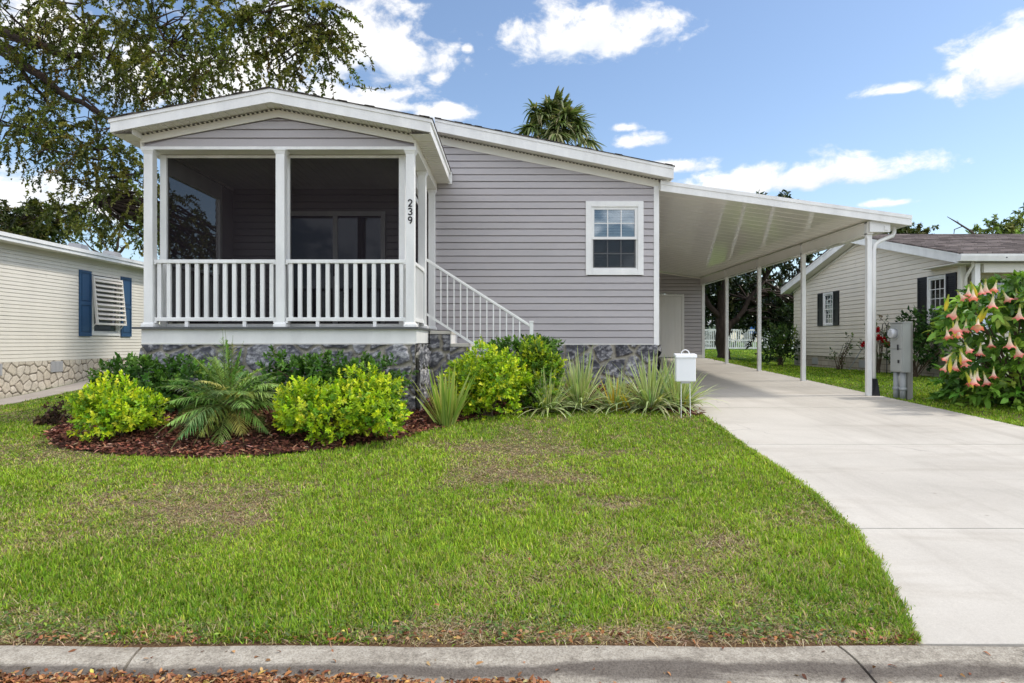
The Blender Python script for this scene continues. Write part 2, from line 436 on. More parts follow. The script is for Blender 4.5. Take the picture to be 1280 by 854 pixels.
def ribbons(P, D, Ln, W, droop, C0, C1, segs=3, edge=None, power=1.6, base_w=.6, twist=0.0):
    """strap leaves / blades. edge colours give a variegated margin (3 columns)."""
    n = len(P); D = unit(D); t = np.linspace(0, 1, segs + 1)[None, :, None]
    Ln = np.broadcast_to(Ln, n)[:, None, None]; W = np.broadcast_to(W, n)[:, None, None]; dr = np.broadcast_to(droop, n)[:, None, None]
    c = P[:, None] + D[:, None] * Ln * t + np.array([0, 0, -1.])[None, None] * dr * Ln * t ** 2
    a = np.arctan2(D[:, 1], D[:, 0]) + (RNG.normal(0, twist, n) if twist else 0)
    S = np.stack([-np.sin(a), np.cos(a), np.zeros(n)], 1)[:, None]
    tan = D[:, None] - np.array([0, 0, 2.])[None, None] * dr * t; nn = unit(np.cross(S, tan))
    w = W * (base_w + (1 - base_w) * np.minimum(1, t * 3)) * np.maximum(1 - t ** power, .02) * .5
    col = C0[:, None] * (1 - t) + C1[:, None] * t
    k = segs + 1
    if edge is None:
        V = np.stack([c - S * w, c + S * w], 2).reshape(-1, 3); Cc = np.repeat(col.reshape(-1, 3), 2, 0); q = 2
    else:
        e = np.broadcast_to(edge[:, None], col.shape)
        V = np.stack([c - S * w + nn * w * .3, c - S * w * .45 + nn * w * .08, c, c + S * w * .45 + nn * w * .08, c + S * w + nn * w * .3], 2).reshape(-1, 3)
        Cc = np.stack([e, e * .35 + col * .65, col, e * .35 + col * .65, e], 2).reshape(-1, 3); q = 5
    F = []
    base = (np.arange(n) * k * q)[:, None, None]
    s_ = (np.arange(segs) * q)[None, :, None]
    for j in range(q - 1):
        F.append((base + s_ + np.array([j, j + 1, j + 1 + q, j + q])[None, None]).reshape(-1, 4))
    return V, [np.concatenate(F)], Cc

def merge(parts):
    Vs, Fs, Cs, o = [], [], [], 0
    for V, F, C in parts:
        Vs.append(V); Cs.append(C); Fs += [f + o for f in F]; o += len(V)
    return np.concatenate(Vs), Fs, np.concatenate(Cs)

def vary(col, n, dv=.18, dh=.1):
    c = np.array(col)[None] * (1 + RNG.normal(0, dv, (n, 1))) * (1 + RNG.normal(0, dh, (n, 3)) * np.array([1, .4, .8]))
    return np.clip(c, .004, .9)

def pick(cols, wts, n, dv=.16, dh=.08):
    idx = RNG.choice(len(cols), n, p=np.array(wts) / sum(wts)); c = np.array(cols)[idx]
    return np.clip(c * (1 + RNG.normal(0, dv, (n, 1))) * (1 + RNG.normal(0, dh, (n, 3))), .004, .92)

def fbm(x, y, s, oct=5, seed=0, gain=.55):
    t = 0; a = 1; tot = 0
    for o in range(oct): t = t + a * vnoise(x, y, s * 2.03 ** o, seed + o * 17); tot += a; a *= gain
    return t / tot

def rock_wall(name, O, U, N, w, z0, z1, cell, style, parent, seed=1, step=.013):
    """stone veneer modelled in relief: grid on O + u*U + z, stones are jittered Voronoi cells"""
    O, U, N = (np.array(a, float) for a in (O, U, N)); nu, nz = max(2, int(w / step)), max(2, int((z1 - z0) / step))
    u = np.linspace(0, w, nu + 1); z = np.linspace(z0, z1, nz + 1); UU, ZZ = np.meshgrid(u, z); r = np.random.default_rng(seed)
    gu, gzz = np.meshgrid(np.arange(-1, w / cell + 2), np.arange(-1, (z1 - z0) / (cell * .85) + 2))
    S = np.stack([(gu + .5 * (gzz % 2) + r.uniform(-.36, .36, gu.shape)) * cell, z0 + (gzz + r.uniform(-.34, .34, gu.shape)) * cell * .85], -1).reshape(-1, 2)
    wu = UU + .05 * cell / .36 * (fbm(UU, ZZ, 5, 3, 3 + seed) - .5) * 2; wz = ZZ + .05 * cell / .36 * (fbm(UU, ZZ, 5, 3, 9 + seed) - .5) * 2
    d1 = np.full(UU.shape, 9.); d2 = d1.copy(); idx = np.zeros(UU.shape, int)
    for k, (a, b) in enumerate(S):
        d = np.hypot(wu - a, wz - b); m1 = d < d1; d2 = np.where(m1, d1, np.minimum(d2, d)); idx = np.where(m1, k, idx); d1 = np.where(m1, d, d1)
    e = (d2 - d1) * .5; tone = r.random(len(S))[idx]; tilt = r.normal(0, 1, (len(S), 2))[idx]
    if style == 'blue':
        st = sstep(.010, .026, e); n = fbm(UU + tilt[..., 0] * 3, ZZ * 1.6 + tilt[..., 1] * 3, 7, 6, seed + 40, .62); rdg = 1 - np.abs(2 * fbm(UU + tone * 7, ZZ * 1.5, 5, 6, seed + 60, .6) - 1) * 2.2
        h = st * (.022 + .035 * n + .022 * np.clip(rdg, 0, 1))
        fine = fbm(UU * 1.0 + tone * 5, ZZ * 1.7, 22, 5, seed + 80, .65)
        hi = sstep(.40, .74, n * .34 + np.clip(rdg, 0, 1) * .22 + fine * .48 + (tone - .5) * .12) * (.35 + .65 * sstep(.42, .60, fine))
        base = np.array([.088, .089, .104]) * (.75 + .6 * tone[..., None]) ; white = np.array([.44, .435, .45])
        C = base * (1 - hi[..., None]) + white * hi[..., None]; C = C + .10 * (n[..., None] - .5)
        C = C * st[..., None] + np.array([.40, .37, .31]) * (1 - st[..., None])
    else:
        st = sstep(.003, .012, e); n = fbm(UU, ZZ, 6, 5, seed + 40, .6)
        h = st * (.022 + .010 * n)
        C = (np.array([.60, .53, .43]) * (1 - tone[..., None]) + np.array([.70, .63, .53]) * tone[..., None]) * (.72 + .5 * n[..., None]); C = C * st[..., None] + np.array([.12, .095, .075]) * (1 - st[..., None])
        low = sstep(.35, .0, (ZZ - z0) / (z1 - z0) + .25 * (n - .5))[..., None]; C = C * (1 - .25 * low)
    V = O + UU[..., None] * U + ZZ[..., None] * np.array([0, 0, 1.]) + h[..., None] * N
    i = np.arange(nz * (nu + 1)).reshape(nz, nu + 1)[:, :-1].ravel(); q = nu + 1
    return mesh_np(name, V.reshape(-1, 3), [np.stack([i, i + 1, i + 1 + q, i + q], 1)], np.clip(C.reshape(-1, 3), .01, .85), 'rock', parent)

def sphere(n):
    return unit(RNG.normal(0, 1, (n, 3)))
SKY_STR, SKY_DUST, CLOUD, CLOUD_FILL, SUN_STR, SUN_ANG, EXPO = .148, .7, .95, 2.15, 2.0, 5.0, 0.35
# ================================================================ terrain
def gz(x, y):
    """ground height"""
    x = np.asarray(x, float); y = np.asarray(y, float)
    d = .927 - .0395 * (np.minimum(y, 21) - 11.05)
    base = d
    dr = .79 + 0 * y
    wr = sstep(6.4, 8.2, x) * sstep(10.5, 16, y)
    d = d * (1 - wr) + dr * wr
    wl = sstep(-5.6, -9.6, -(-x) if False else x) if False else sstep(5.6, 9.6, -x)
    d = d + wl * .34 * sstep(5, 12, y) * (1 - .55 * sstep(13, 18, y))
    far = sstep(24, 34, y); d = d * (1 - far) + .46 * far
    return E - d
def gzs(x, y): return float(gz(x, y))

YK = 2.69   # back of kerb
def drive_left(y):
    pts = [(2.69, 1.67), (2.9, 1.75), (3.15, 1.84), (3.6, 2.00), (4.11, 2.16), (4.97, 2.31), (5.7, 2.35), (6.4, 2.39), (7.5, 2.48), (8.73, 2.58), (9.3, 2.54), (11, 2.47), (30, 2.47)]
    return np.interp(y, [p[0] for p in pts], [p[1] for p in pts])
DR = 6.24

def sheet(xs, ys, fz, name, mat, kind='structure', mask=None):
    X, Y = np.meshgrid(xs, ys); Z = fz(X, Y)
    V = np.stack([X, Y, Z], -1).reshape(-1, 3); nx = len(xs)
    i = np.arange((len(ys) - 1) * nx).reshape(len(ys) - 1, nx)[:, :-1].ravel()
    Fq = np.stack([i, i + 1, i + 1 + nx, i + nx], 1)
    o = mesh_np(name, V, [Fq], None, mat, smooth=True)
    if kind: o['kind'] = kind
    return o

def ground_fz(X, Y):
    Z = gz(X, Y)
    inside = (X > drive_left(Y) + .05) & (X < DR - .05) & (Y < 20.6)
    Z = np.where(inside, Z - .06, Z)
    hole = (X > -5.0) & (X < 2.4) & (Y > 11.05) & (Y < 25)   # beneath the house
    Z = np.where(hole, Z - .15, Z)
    pool = (X > 8) & (X < 26) & (Y > 40) & (Y < 52)
    Z = np.where(pool, Z - .35, Z)
    return np.where(Y < YK - .02, -.10, Z)
gx = np.unique(np.round(np.concatenate([np.linspace(-600, -40, 15), np.linspace(-40, -12, 15), np.arange(-12, 12, .12), np.linspace(12, 40, 29), np.linspace(40, 600, 15)]), 4))
gy = np.unique(np.round(np.concatenate([np.linspace(-600, -20, 12), np.linspace(-20, 2.5, 8), [YK - .03, YK - .01], np.arange(2.75, 12, .12), np.linspace(12, 40, 80), np.linspace(41, 80, 25), np.linspace(85, 900, 20)]), 4))
sheet(gx, gy, ground_fz, 'ground', 'ground')

# street: a crowned concrete / asphalt sheet in front of the kerb
sheet(np.linspace(-60, 60, 61), np.concatenate([np.linspace(-9, 1.6, 12), np.linspace(1.7, 2.30, 5)]), lambda X, Y: -.02 - .012 * np.abs(2.3 - Y) * (Y > 1.6) + .02 * np.clip(1.6 - Y, 0, 3) * 0 + 0 * X, 'street', 'street')

# kerb: rolled profile swept along x in cast sections with open joints
prof = [(2.30, -.012), (2.40, .002), (2.455, .012), (2.505, .026), (2.545, .036), (2.585, .043), (2.64, .046), (2.685, .044), (2.70, .02), (2.70, -.14), (2.30, -.14)]
kb = MB()
joints = [-60, -44, -32, -22, -14, -8.2, -4.7, -1.50, 1.37, 4.6, 8, 12, 20, 32, 46, 60]
for a, b in zip(joints[:-1], joints[1:]):
    n = max(2, int((b - a) / .25)); ring = []
    sk = .10
    for k in range(n + 1):
        x = a + .006 + (b - a - .012) * k / n
        ring.append([(x + (sk * .0 if False else (.14 * (y - 2.5) * (-1 if x < 0 else -1) if k in (0, n) and abs(x) < 5 else 0)), y, z + (.003 * math.sin(x * 5.1 + y * 7) if z > 0 else 0)) for y, z in prof])
    i0 = len(kb.v); m = len(prof)
    for r in ring: kb.v += r
    for k in range(n):
        for j in range(m):
            p, q = i0 + k * m + j, i0 + k * m + (j + 1) % m
            kb.f.append((p, q, q + m, p + m))
    kb.f.append(tuple(i0 + j for j in range(m))); e = i0 + n * m; kb.f.append(tuple(e + j for j in range(m - 1, -1, -1)))
tag(kb.build('kerb', 'kerb'), kind='structure')

# driveway: slabs with tooled joints between them
def slab(mb, y0, y1, xl, xr, zoff=.012, gap=.006):
    n = max(2, int((y1 - y0) / .18)); ys = np.linspace(y0 + gap, y1 - gap, n + 1); top = []; bot = []
    for y in ys:
        a, b = float(xl(y)), float(xr(y)); row = []; zo = zoff - .010 * max(0., min(1., (3.3 - y) / .5))
        for t in (0, .25, .5, .75, 1):
            x = a + (b - a) * t; row.append((x, y, gzs(x, y) + zo))
        top.append(row)
    i0 = len(mb.v)
    for r in top: mb.v += r
    for k in range(n):
        for j in range(4):
            p = i0 + k * 5 + j; mb.f.append((p, p + 1, p + 6, p + 5))
    loop = [(k, 0) for k in range(n)] + [(n, j) for j in range(4)] + [(n - k, 4) for k in range(n)] + [(0, 4 - j) for j in range(4)]
    for (k, j), (k2, j2) in zip(loop, loop[1:] + loop[:1]):
        a = top[k][j]; b = top[k2][j2]
        mb.quad(a, b, (b[0], b[1], b[2] - .12), (a[0], a[1], a[2] - .12))
dv = MB()
dj = [2.697, 4.14, 6.85, 9.6, 12.4, 15.2, 18, 20.75]
for a, b in zip(dj[:-1], dj[1:]):
    slab(dv, a, b, lambda y: drive_left(y), lambda y: DR if y > 4.2 else DR + (4.2 - y) * .35)
tag(dv.build('driveway', 'driveway'), kind='structure')
pm = MB(); slab(pm, 7.5, 19, lambda y: -10.4, lambda y: -9.72 + .03 * math.sin(y * 3.1))
slab(pm, 5.0, 7.5, lambda y: -10.4, lambda y: -9.70)
tag(pm.build('path', 'path'), kind='structure')
tag(MB().quad((8.2, 40.2, .55), (25, 40.2, .55), (25, 51.5, .55), (8.2, 51.5, .55)).build('pool_water', 'water'), kind='structure')

# ================================================================ siding
def siding(mb, O, U, N, v0, v1, ulim, row=.1143, holes=(), lip=.024, phase=0.0):
    """lapped boards on the plane O + u*U + v*Z, proud along N; ulim(v) -> (u0,u1); holes (u0,u1,v0,v1)"""
    O, U, N = (np.array(a, float) for a in (O, U, N)); Zv = np.array((0, 0, 1.))
    pt = lambda u, v, n: tuple(O + U * u + Zv * v + N * n)
    cuts = [v0 + phase + row * k for k in range(-1, int((v1 - v0) / row) + 3)]
    for a, b in zip(cuts[:-1], cuts[1:]):
        a, b = max(a, v0), min(b, v1)
        if b - a < .004: continue
        segs = [(0., 1.)]
        (la, ra), (lb, rb) = ulim(a), ulim(b)
        if ra - la < .01: continue
        if rb < lb: lb = rb = (lb + rb) / 2
        mid = (a + b) / 2; cutsu = [(h[0], h[1]) for h in holes if h[2] <= mid <= h[3]]
        def seg(l0, r0, l1, r1, O=O, lip=lip, depth=0):
            if depth == 0 and r0 - l0 > 2.2 and random.random() < .6:   # one panel laps over the next
                x = random.uniform(l0 + .5, r0 - .5); seg(l0, x, l1, x, O + N * .0022, lip, 1); seg(x, r0, x, r1, O, lip, 1); mb.quad(*[tuple(O + U * x + Zv * v + N * n) for v, n in ((a, lip), (a, lip + .0022), (b, .0022), (b, -.006))]); return
            pt = lambda u, v, n: tuple(O + U * u + Zv * v + N * n)
            c = b - (b - a) * .14
            q = lambda l, l_, t: l + (l_ - l) * t
            t = .86
            lc, rc = q(l0, l1, t), q(r0, r1, t)
            mb.quad(pt(l0, a, lip), pt(r0, a, lip), pt(rc, c, lip * .45), pt(lc, c, lip * .45))
            mb.quad(pt(lc, c, lip * .45), pt(rc, c, lip * .45), pt(r1, b, -.006), pt(l1, b, -.006))
            mb.quad(pt(l0, a, -.006), pt(r0, a, -.006), pt(r0, a, lip), pt(l0, a, lip))
        if not cutsu: seg(la, ra, lb, rb)
        else:
            cutsu.sort(); l0, l1 = la, lb
            for (h0, h1) in cutsu:
                if h0 > l0: seg(l0, h0, l1, h0)
                l0 = l1 = h1
            if ra > l0: seg(l0, ra, l1, rb)

def slab_roof(mb, p0, p1, p2, p3, th):   # quad lower surface thick along z
    mb.hexa([(p[0], p[1], p[2] - th) for p in (p0, p1, p2, p3)] + [p0, p1, p2, p3])

def rake(mb, x0, z0, x1, z1, y, T, th=.025, drip=.045):
    """board along a sloping roof edge at plane y (facing -y): a narrow drip strip over a wider fascia"""
    mb.prism([(x0, y, z0), (x1, y, z1), (x1, y, z1 - drip), (x0, y, z0 - drip)], (0, th + .012, 0))
    mb.prism([(x0, y + .012, z0 - drip), (x1, y + .012, z1 - drip), (x1, y + .012, z1 - T), (x0, y + .012, z0 - T)], (0, th, 0))

# ================================================================ the grey home
YW = 11.0; XL, XR = -5.0, 2.46; RX = -1.27
def main_top(x): return 4.18 + .2 * (2.66 - x) if x > RX else 4.18 + .2 * (x - (RX * 2 - 2.66))
house = thing('manufactured_home', 'long grey vinyl sided home behind the screened porch, one white window in front', 'house', (RX, YW, .4))
T = .20
wx0, wx1, wz0, wz1 = 1.243, 2.216, 2.42, 3.665       # window casing
w = MB()
sid_top = lambda x: main_top(x) - T - .125
def ul_main(v):
    zz = v
    half = (sid_top(RX) - zz) / .2
    return (max(XL + .02, RX - half), min(XR - .07, RX + half))
door_hole = (-3.84, -2.12, 1.0, 3.49)
siding(w, (0, YW, 0), (1, 0, 0), (0, -1, 0), 1.262, sid_top(RX) - .01, ul_main, holes=[(wx0 + .03, wx1 - .03, wz0 + .02, wz1 - .02), door_hole])
w.build('wall', 'grey_siding', house)
w = MB()
siding(w, (XR, YW, 0), (0, 1, 0), (1, 0, 0), 1.1, 3.93, lambda v: (.02, 15.0))
siding(w, (XL, YW + 15, 0), (0, -1, 0), (-1, 0, 0), 1.1, 3.93, lambda v: (.0, 14.98))
w.box(XL + .01, XR - .01, YW + 14.9, YW + 15, .4, 4.0)
w.build('wall', 'grey_siding', house)
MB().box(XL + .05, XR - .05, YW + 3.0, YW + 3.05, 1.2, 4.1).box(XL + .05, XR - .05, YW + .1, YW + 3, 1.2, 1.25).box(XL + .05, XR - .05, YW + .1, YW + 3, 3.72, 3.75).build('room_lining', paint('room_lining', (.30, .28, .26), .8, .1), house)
# skirting
rock_wall('skirting', (-.1, YW - .02, 0), (1, 0, 0), (0, -1, 0), XR - .01 + .1, .2, 1.245, .36, 'blue', house, 5)
rock_wall('skirting', (XR - .0, YW - .02, 0), (0, 1, 0), (1, 0, 0), 3.0, .2, 1.245, .36, 'blue', house, 8, .03)
s = MB(); s.box(-1.0, XR - .02, YW - .010, YW + .06, .2, 1.245); s.box(XR - .08, XR - .01, YW + .06, YW + 15, .2, 1.1); s.box(XL + .01, XL + .08, YW, YW + 15, .1, 1.1)
s.build('skirting', 'blue_stone', house)
MB().box(-1.0, XR - .075, YW - .034, YW, 1.247, 1.262).build('starter_strip', 'cream', house)
c = MB(); c.box(XR - .07, XR + .02, YW - .03, YW + .05, 1.235, sid_top(XR) + .03)
c.build('corner_trim', 'white', house, .004)
# frieze under the soffit
fz_ = MB(); f0 = -1.27
fz_.prism([(f0, YW - .028, main_top(f0) - T - .005), (XR + .02, YW - .028, main_top(XR + .02) - T - .005), (XR + .02, YW - .028, main_top(XR + .02) - T - .13), (f0, YW - .028, main_top(f0) - T - .13)], (0, .024, 0))
fz_.build('frieze', 'cream', house)
so = MB(); ys_ = 10.7
x = RX
so.quad((RX, ys_ + .03, main_top(RX) - T + .015), (2.64, ys_ + .03, main_top(2.64) - T + .015), (2.64, YW, main_top(2.64) - T + .015), (RX, YW, main_top(RX) - T + .015))
k = RX + .1
while k < 2.6:   # vee grooves of the soffit panel
    so.box(k, k + .012, ys_ + .04, YW - .03, main_top(k) - T + .0035, main_top(k) - T + .0105); k += .1
so.quad((XR, YW, 3.995), (2.64, YW, 3.995), (2.64, YW + 15, 3.995), (XR, YW + 15, 3.995))
so.build('soffit', 'soffit', house)
v = MB(); zv = lambda x: main_top(x) - T     # perforated strip along the soffit's back edge
v.prism([(RX, YW - .062, zv(RX) + .001), (2.6, YW - .062, zv(2.6) + .001), (2.6, YW - .062, zv(2.6) - .007), (RX, YW - .062, zv(RX) - .007)], (0, .03, 0))
v.build('soffit_vent', 'perforated', house)
fa = MB(); rake(fa, RX, main_top(RX), 2.66, main_top(2.66), ys_, T)
fa.build('fascia', 'white', house)
fe = MB(); fe.box(2.635, 2.66, ys_ + .04, YW + 15.3, main_top(2.66) - T, main_top(2.66) - .01)
fe.build('eave_fascia', 'white', house)
def shingles(mb, x0, z0, x1, z1, y0, y1, th=.012, courses=None):
    mb.hexa([(x0, y0, z0), (x1, y0, z1), (x1, y1, z1), (x0, y1, z0), (x0, y0, z0 + th), (x1, y0, z1 + th), (x1, y1, z1 + th), (x0, y1, z0 + th)])
    n = courses or int(abs(x1 - x0) / .16)
    for k in range(n):   # raised butt ends so the roof edge is stepped
        a, b = k / n, (k + .62 + .3 * random.random()) / n
        if random.random() < .5:
            xa, xb = x0 + (x1 - x0) * a, x0 + (x1 - x0) * b; za, zb = z0 + (z1 - z0) * a + th - .001, z0 + (z1 - z0) * b + th - .001
            mb.hexa([(xa, y0 - .012, za), (xb, y0 - .012, zb), (xb, y0 + .5, zb), (xa, y0 + .5, za), (xa, y0 - .012, za + .005), (xb, y0 - .012, zb + .008), (xb, y0 + .5, zb + .008), (xa, y0 + .5, za + .005)])
r = MB(); shingles(r, RX, main_top(RX), 2.68, main_top(2.68), ys_ - .012, YW + 15.3); r2 = r
xl_ = RX * 2 - 2.66
shingles(r, RX, main_top(RX), xl_, 4.18, YW + .02, YW + 15.3)
r.build('roof', 'shingle', house)
MB().prism([(-5.0, YW + .005, 4.0), (RX, YW + .005, 4.0), (RX, YW + .005, main_top(RX) - .02), (-5.0, YW + .005, main_top(-5.0) - .02)], (0, .08, 0)).build('gable_backing', 'grey_siding', house)

def sash_window(parent, casing_rect, y, grid=(3, 2), casing=.095, split=.5, screen=True, blinds=True, mat='white', axis='x', X0=None, sgn=-1, cell_mat='glass'):
    """double hung window; axis 'x': in a plane facing -y at y. axis 'y': plane x = X0 facing sgn*x; rect is (u0,u1,z0,z1)"""
    u0, u1, z0, z1 = casing_rect
    def bx(mb, a, b, n0, n1, c, d):       # a..b along u, n along outward normal (positive out)
        if axis == 'x': mb.box(a, b, y - n1, y - n0, c, d)
        else:
            p, q = X0 + sgn * n0, X0 + sgn * n1; mb.box(min(p, q), max(p, q), a, b, c, d)
        return mb
    fr = MB(); cs = casing
    bx(fr, u0, u0 + cs, -.06, .035, z0, z1); bx(fr, u1 - cs, u1, -.06, .035, z0, z1)
    bx(fr, u0 + cs, u1 - cs, -.06, .035, z1 - cs, z1); bx(fr, u0 + cs, u1 - cs, -.06, .035, z0, z0 + cs)
    win = fr.build('window', mat, parent, .004)
    a, b, c, d = u0 + cs, u1 - cs, z0 + cs, z1 - cs; m = c + (d - c) * split
    sf = MB(); t = min(.05, (b - a) * .07)
    for (p, q, n0) in ((c, m + .02, -.02), (m - .02, d, .0)):
        bx(sf, a, a + t, n0 - .02, n0 + .012, p, q); bx(sf, b - t, b, n0 - .02, n0 + .012, p, q)
        bx(sf, a + t, b - t, n0 - .02, n0 + .012, p, p + t * .9); bx(sf, a + t, b - t, n0 - .02, n0 + .012, q - t * .9, q)
    sf.build('sash', mat, win)
    gr = MB()
    for (p, q, n0) in ((c + t * .9, m + .02 - t * .9, -.03), (m - .02 + t * .9, d - t * .9, -.01)):
        gw = min(.008, (b - a) * .02)
        for i in range(1, grid[0]):
            u = a + t + (b - a - 2 * t) * i / grid[0]; bx(gr, u - gw, u + gw, n0 + .0065, n0 + .012, p, q)
        for i in range(1, grid[1]):
            zc = p + (q - p) * i / grid[1]; bx(gr, a + t, b - t, n0 + .0068, n0 + .0125, zc - gw, zc + gw)
    gr.build('grille', mat, win)
    pn = MB()
    bx(pn, a + t * .8, b - t * .8, -.012, -.006, m, d - t * .5); bx(pn, a + t * .8, b - t * .8, -.032, -.026, c + t * .5, m)
    pn.build('pane', cell_mat, win)
    if screen:
        sc = MB(); bx(sc, a + t * .6, b - t * .6, .0, .002, c + t * .6, m - .01); sc.build('window_screen', 'window_screen', win)
    if blinds:
        if blinds == 'curtain':
            cu_ = MB(); k_ = 14; us = np.linspace(a + .01, b - .01, k_ + 1)
            for i in range(k_):
                w0, w1 = .046 + .018 * (i % 2), .046 + .018 * ((i + 1) % 2)
                if axis == 'x': cu_.quad((us[i], y + w0, c), (us[i + 1], y + w1, c), (us[i + 1], y + w1, d), (us[i], y + w0, d))
                else: cu_.quad((X0 - sgn * w0, us[i], c), (X0 - sgn * w1, us[i + 1], c), (X0 - sgn * w1, us[i + 1], d), (X0 - sgn * w0, us[i], d))
            cu_.build('curtain', 'curtain', win); return win
        bl = MB(); zc = c + .02
        while zc < d - .02:
            if axis == 'x': bl.quad((a + .02, y + .075, zc), (b - .02, y + .075, zc), (b - .02, y + .085, zc + .04), (a + .02, y + .085, zc + .04))
            else:
                p, q = X0 - sgn * .075, X0 - sgn * .10; bl.quad((p, a + .02, zc), (p, b - .02, zc), (q, b - .02, zc + .03), (q, a + .02, zc + .03))
            zc += .046
        bl.build('blinds', 'white', win)
    return win
sash_window(house, (wx0, wx1, wz0, wz1), YW - .004, cell_mat='clear_glass')

# sliding glass door on the porch wall
sd = MB(); x0, x1, z0, z1 = -3.82, -2.135, 1.49, 3.49; fw = .075
sd.box(x0, x0 + fw, YW - .05, YW + .06, z0, z1).box(x1 - fw, x1, YW - .05, YW + .06, z0, z1).box(x0 + fw, x1 - fw, YW - .05, YW + .06, z1 - fw, z1).box(x0 + fw, x1 - fw, YW - .05, YW + .06, z0, z0 + .06)
sm = -2.98
sd.box(sm - .04, sm + .04, YW - .03, YW + .03, z0 + .06, z1 - fw)
sdo = sd.build('sliding_door', 'white', house)
MB().box(x0 + fw, sm - .04, YW + .0, YW + .008, z0 + .06, z1 - fw).box(sm + .04, x1 - fw, YW - .012, YW - .004, z0 + .06, z1 - fw).build('pane', 'dark_glass', sdo)
MB().box(sm - .02, sm + .01, YW - .07, YW - .03, 2.4, 2.6).build('handle', 'dark_metal', sdo)

# ================================================================ screened porch
YP = 8.61; PXL, PXR = -4.89, -1.276; PR = -3.085; DZ = 1.49
def ptop(x): return 4.53 - .19 * abs(x - PR)
porch = thing('screened_porch', 'screened front porch with white posts and railings, number 239 on a post', 'porch', (PR, 9.8, .35))
TP = .17; YR = 8.3; ex0, ex1 = -5.13, -1.04
rock_wall('skirting', (PXL, YP - .004, 0), (1, 0, 0), (0, -1, 0), PXR - PXL, .15, 1.262, .36, 'blue', porch, 2)
rock_wall('skirting', (PXR + .004, YP - .004, 0), (0, 1, 0), (1, 0, 0), 1.17, .15, 1.262, .36, 'blue', porch, 3)
s = MB(); s.box(PXL, PXR, YP, YP + .12, -.05, 1.262).box(PXR - .12, PXR - .001, YP + .12, YW - .03, .0, 1.262).box(PXL + .001, PXL + .12, YP + .12, YW, .0, 1.262)
s.build('skirting', 'blue_stone', porch)
MB().box(PXL, PXR + .004, YP - .03, YP - .002, 1.262, 1.272).build('starter_strip', 'cream', porch)
b = MB(); b.box(PXL + .0, PXR, YP - .02, YP + .1, 1.274, 1.465).box(PXR - .1, PXR + .018, YP - .02 + .12, YW - .03, 1.274, 1.465).box(PXR, PXR + .018, YP - .02, YP + .1, 1.274, 1.465).box(PXL - .018, PXL + .1, YP + .1, YW, 1.274, 1.465)
b.build('band_board', 'band', porch, .003)
MB().box(PXL - .09, PXR + .03, YP - .07, YW - .03, 1.4665, 1.489).build('deck', 'deck', porch)
MB().box(PXL - .09, PXR + .03, YP - .085, YP - .071, 1.462, 1.492).box(PXR + .0305, PXR + .045, YP - .085, YW - .04, 1.462, 1.4918).build('deck_edge', 'deck_edge', porch)

def post(x, y, wd, z0, z1, parent, base=True):
    h = wd / 2; p = MB(); p.box(x - h, x + h, y - h, y + h, z0, z1)
    o = p.build('post', 'white', parent, .006)
    if base:
        for nm, rows in (('post_base', ((z0 + .001, .026), (z0 + .035, .024), (z0 + .062, .004))), ('post_capital', ((z1 - .062, .004), (z1 - .035, .014), (z1 - .02, .024), (z1 - .001, .024)))):
            t = MB()
            for za, e in rows: t.v += [(x - h - e, y - h - e, za), (x + h + e, y - h - e, za), (x + h + e, y + h + e, za), (x - h - e, y + h + e, za)]
            for k in range(len(rows) - 1):
                for j in range(4): t.f.append((k * 4 + j, k * 4 + (j + 1) % 4, k * 4 + 4 + (j + 1) % 4, k * 4 + 4 + j))
            t.f.append((3, 2, 1, 0)); q = 4 * len(rows) - 4; t.f.append((q, q + 1, q + 2, q + 3))
            t.build(nm, 'white', o)
    return o
BZ = 3.84
PW = .118; YPO = 8.645; XPO = -1.345
pf = [post(-4.80, YPO, PW, DZ, BZ, porch), post(-3.06, YPO, PW, DZ, BZ, porch), post(XPO, YPO, .115, DZ, BZ, porch)]
ps = [post(XPO, 9.77, .115, DZ, BZ, porch), post(XPO + .002, 10.93, .11, DZ, BZ, porch)]
pl = [post(-4.80, 10.9, .11, DZ, BZ, porch)]
# house number
def stroke_digit(ch, xc, yf, zb, h):
    # numeral drawn as a raised stroke on the post face
    S = {'2': [(-.46, .74), (-.36, .92), (-.08, 1.0), (.24, .95), (.42, .78), (.38, .58), (.12, .36), (-.2, .16), (-.46, 0), (.48, 0)],
         '3': [(-.44, .86), (-.2, .98), (.12, 1.0), (.38, .88), (.40, .68), (.22, .55), (-.05, .53), (.24, .50), (.44, .34), (.42, .14), (.16, 0), (-.16, 0), (-.46, .14)],
         '9': [(.40, .66), (.22, .48), (-.10, .44), (-.38, .56), (-.42, .78), (-.24, .96), (.06, 1.0), (.32, .90), (.42, .68), (.36, .36), (.16, .10), (-.06, 0)]}[ch]
    m = MB(); m.tube([(xc + u * h * .62, yf, zb + v * h) for u, v in S], h * .105, 8); return m
for ch, zc in (('2', 3.085), ('3', 2.972), ('9', 2.859)):
    o = stroke_digit(ch, XPO + .002, YPO - .0575 - .002, zc, .085).build('house_number', 'black', pf[2]); o['label'] = 'black number %s' % ch

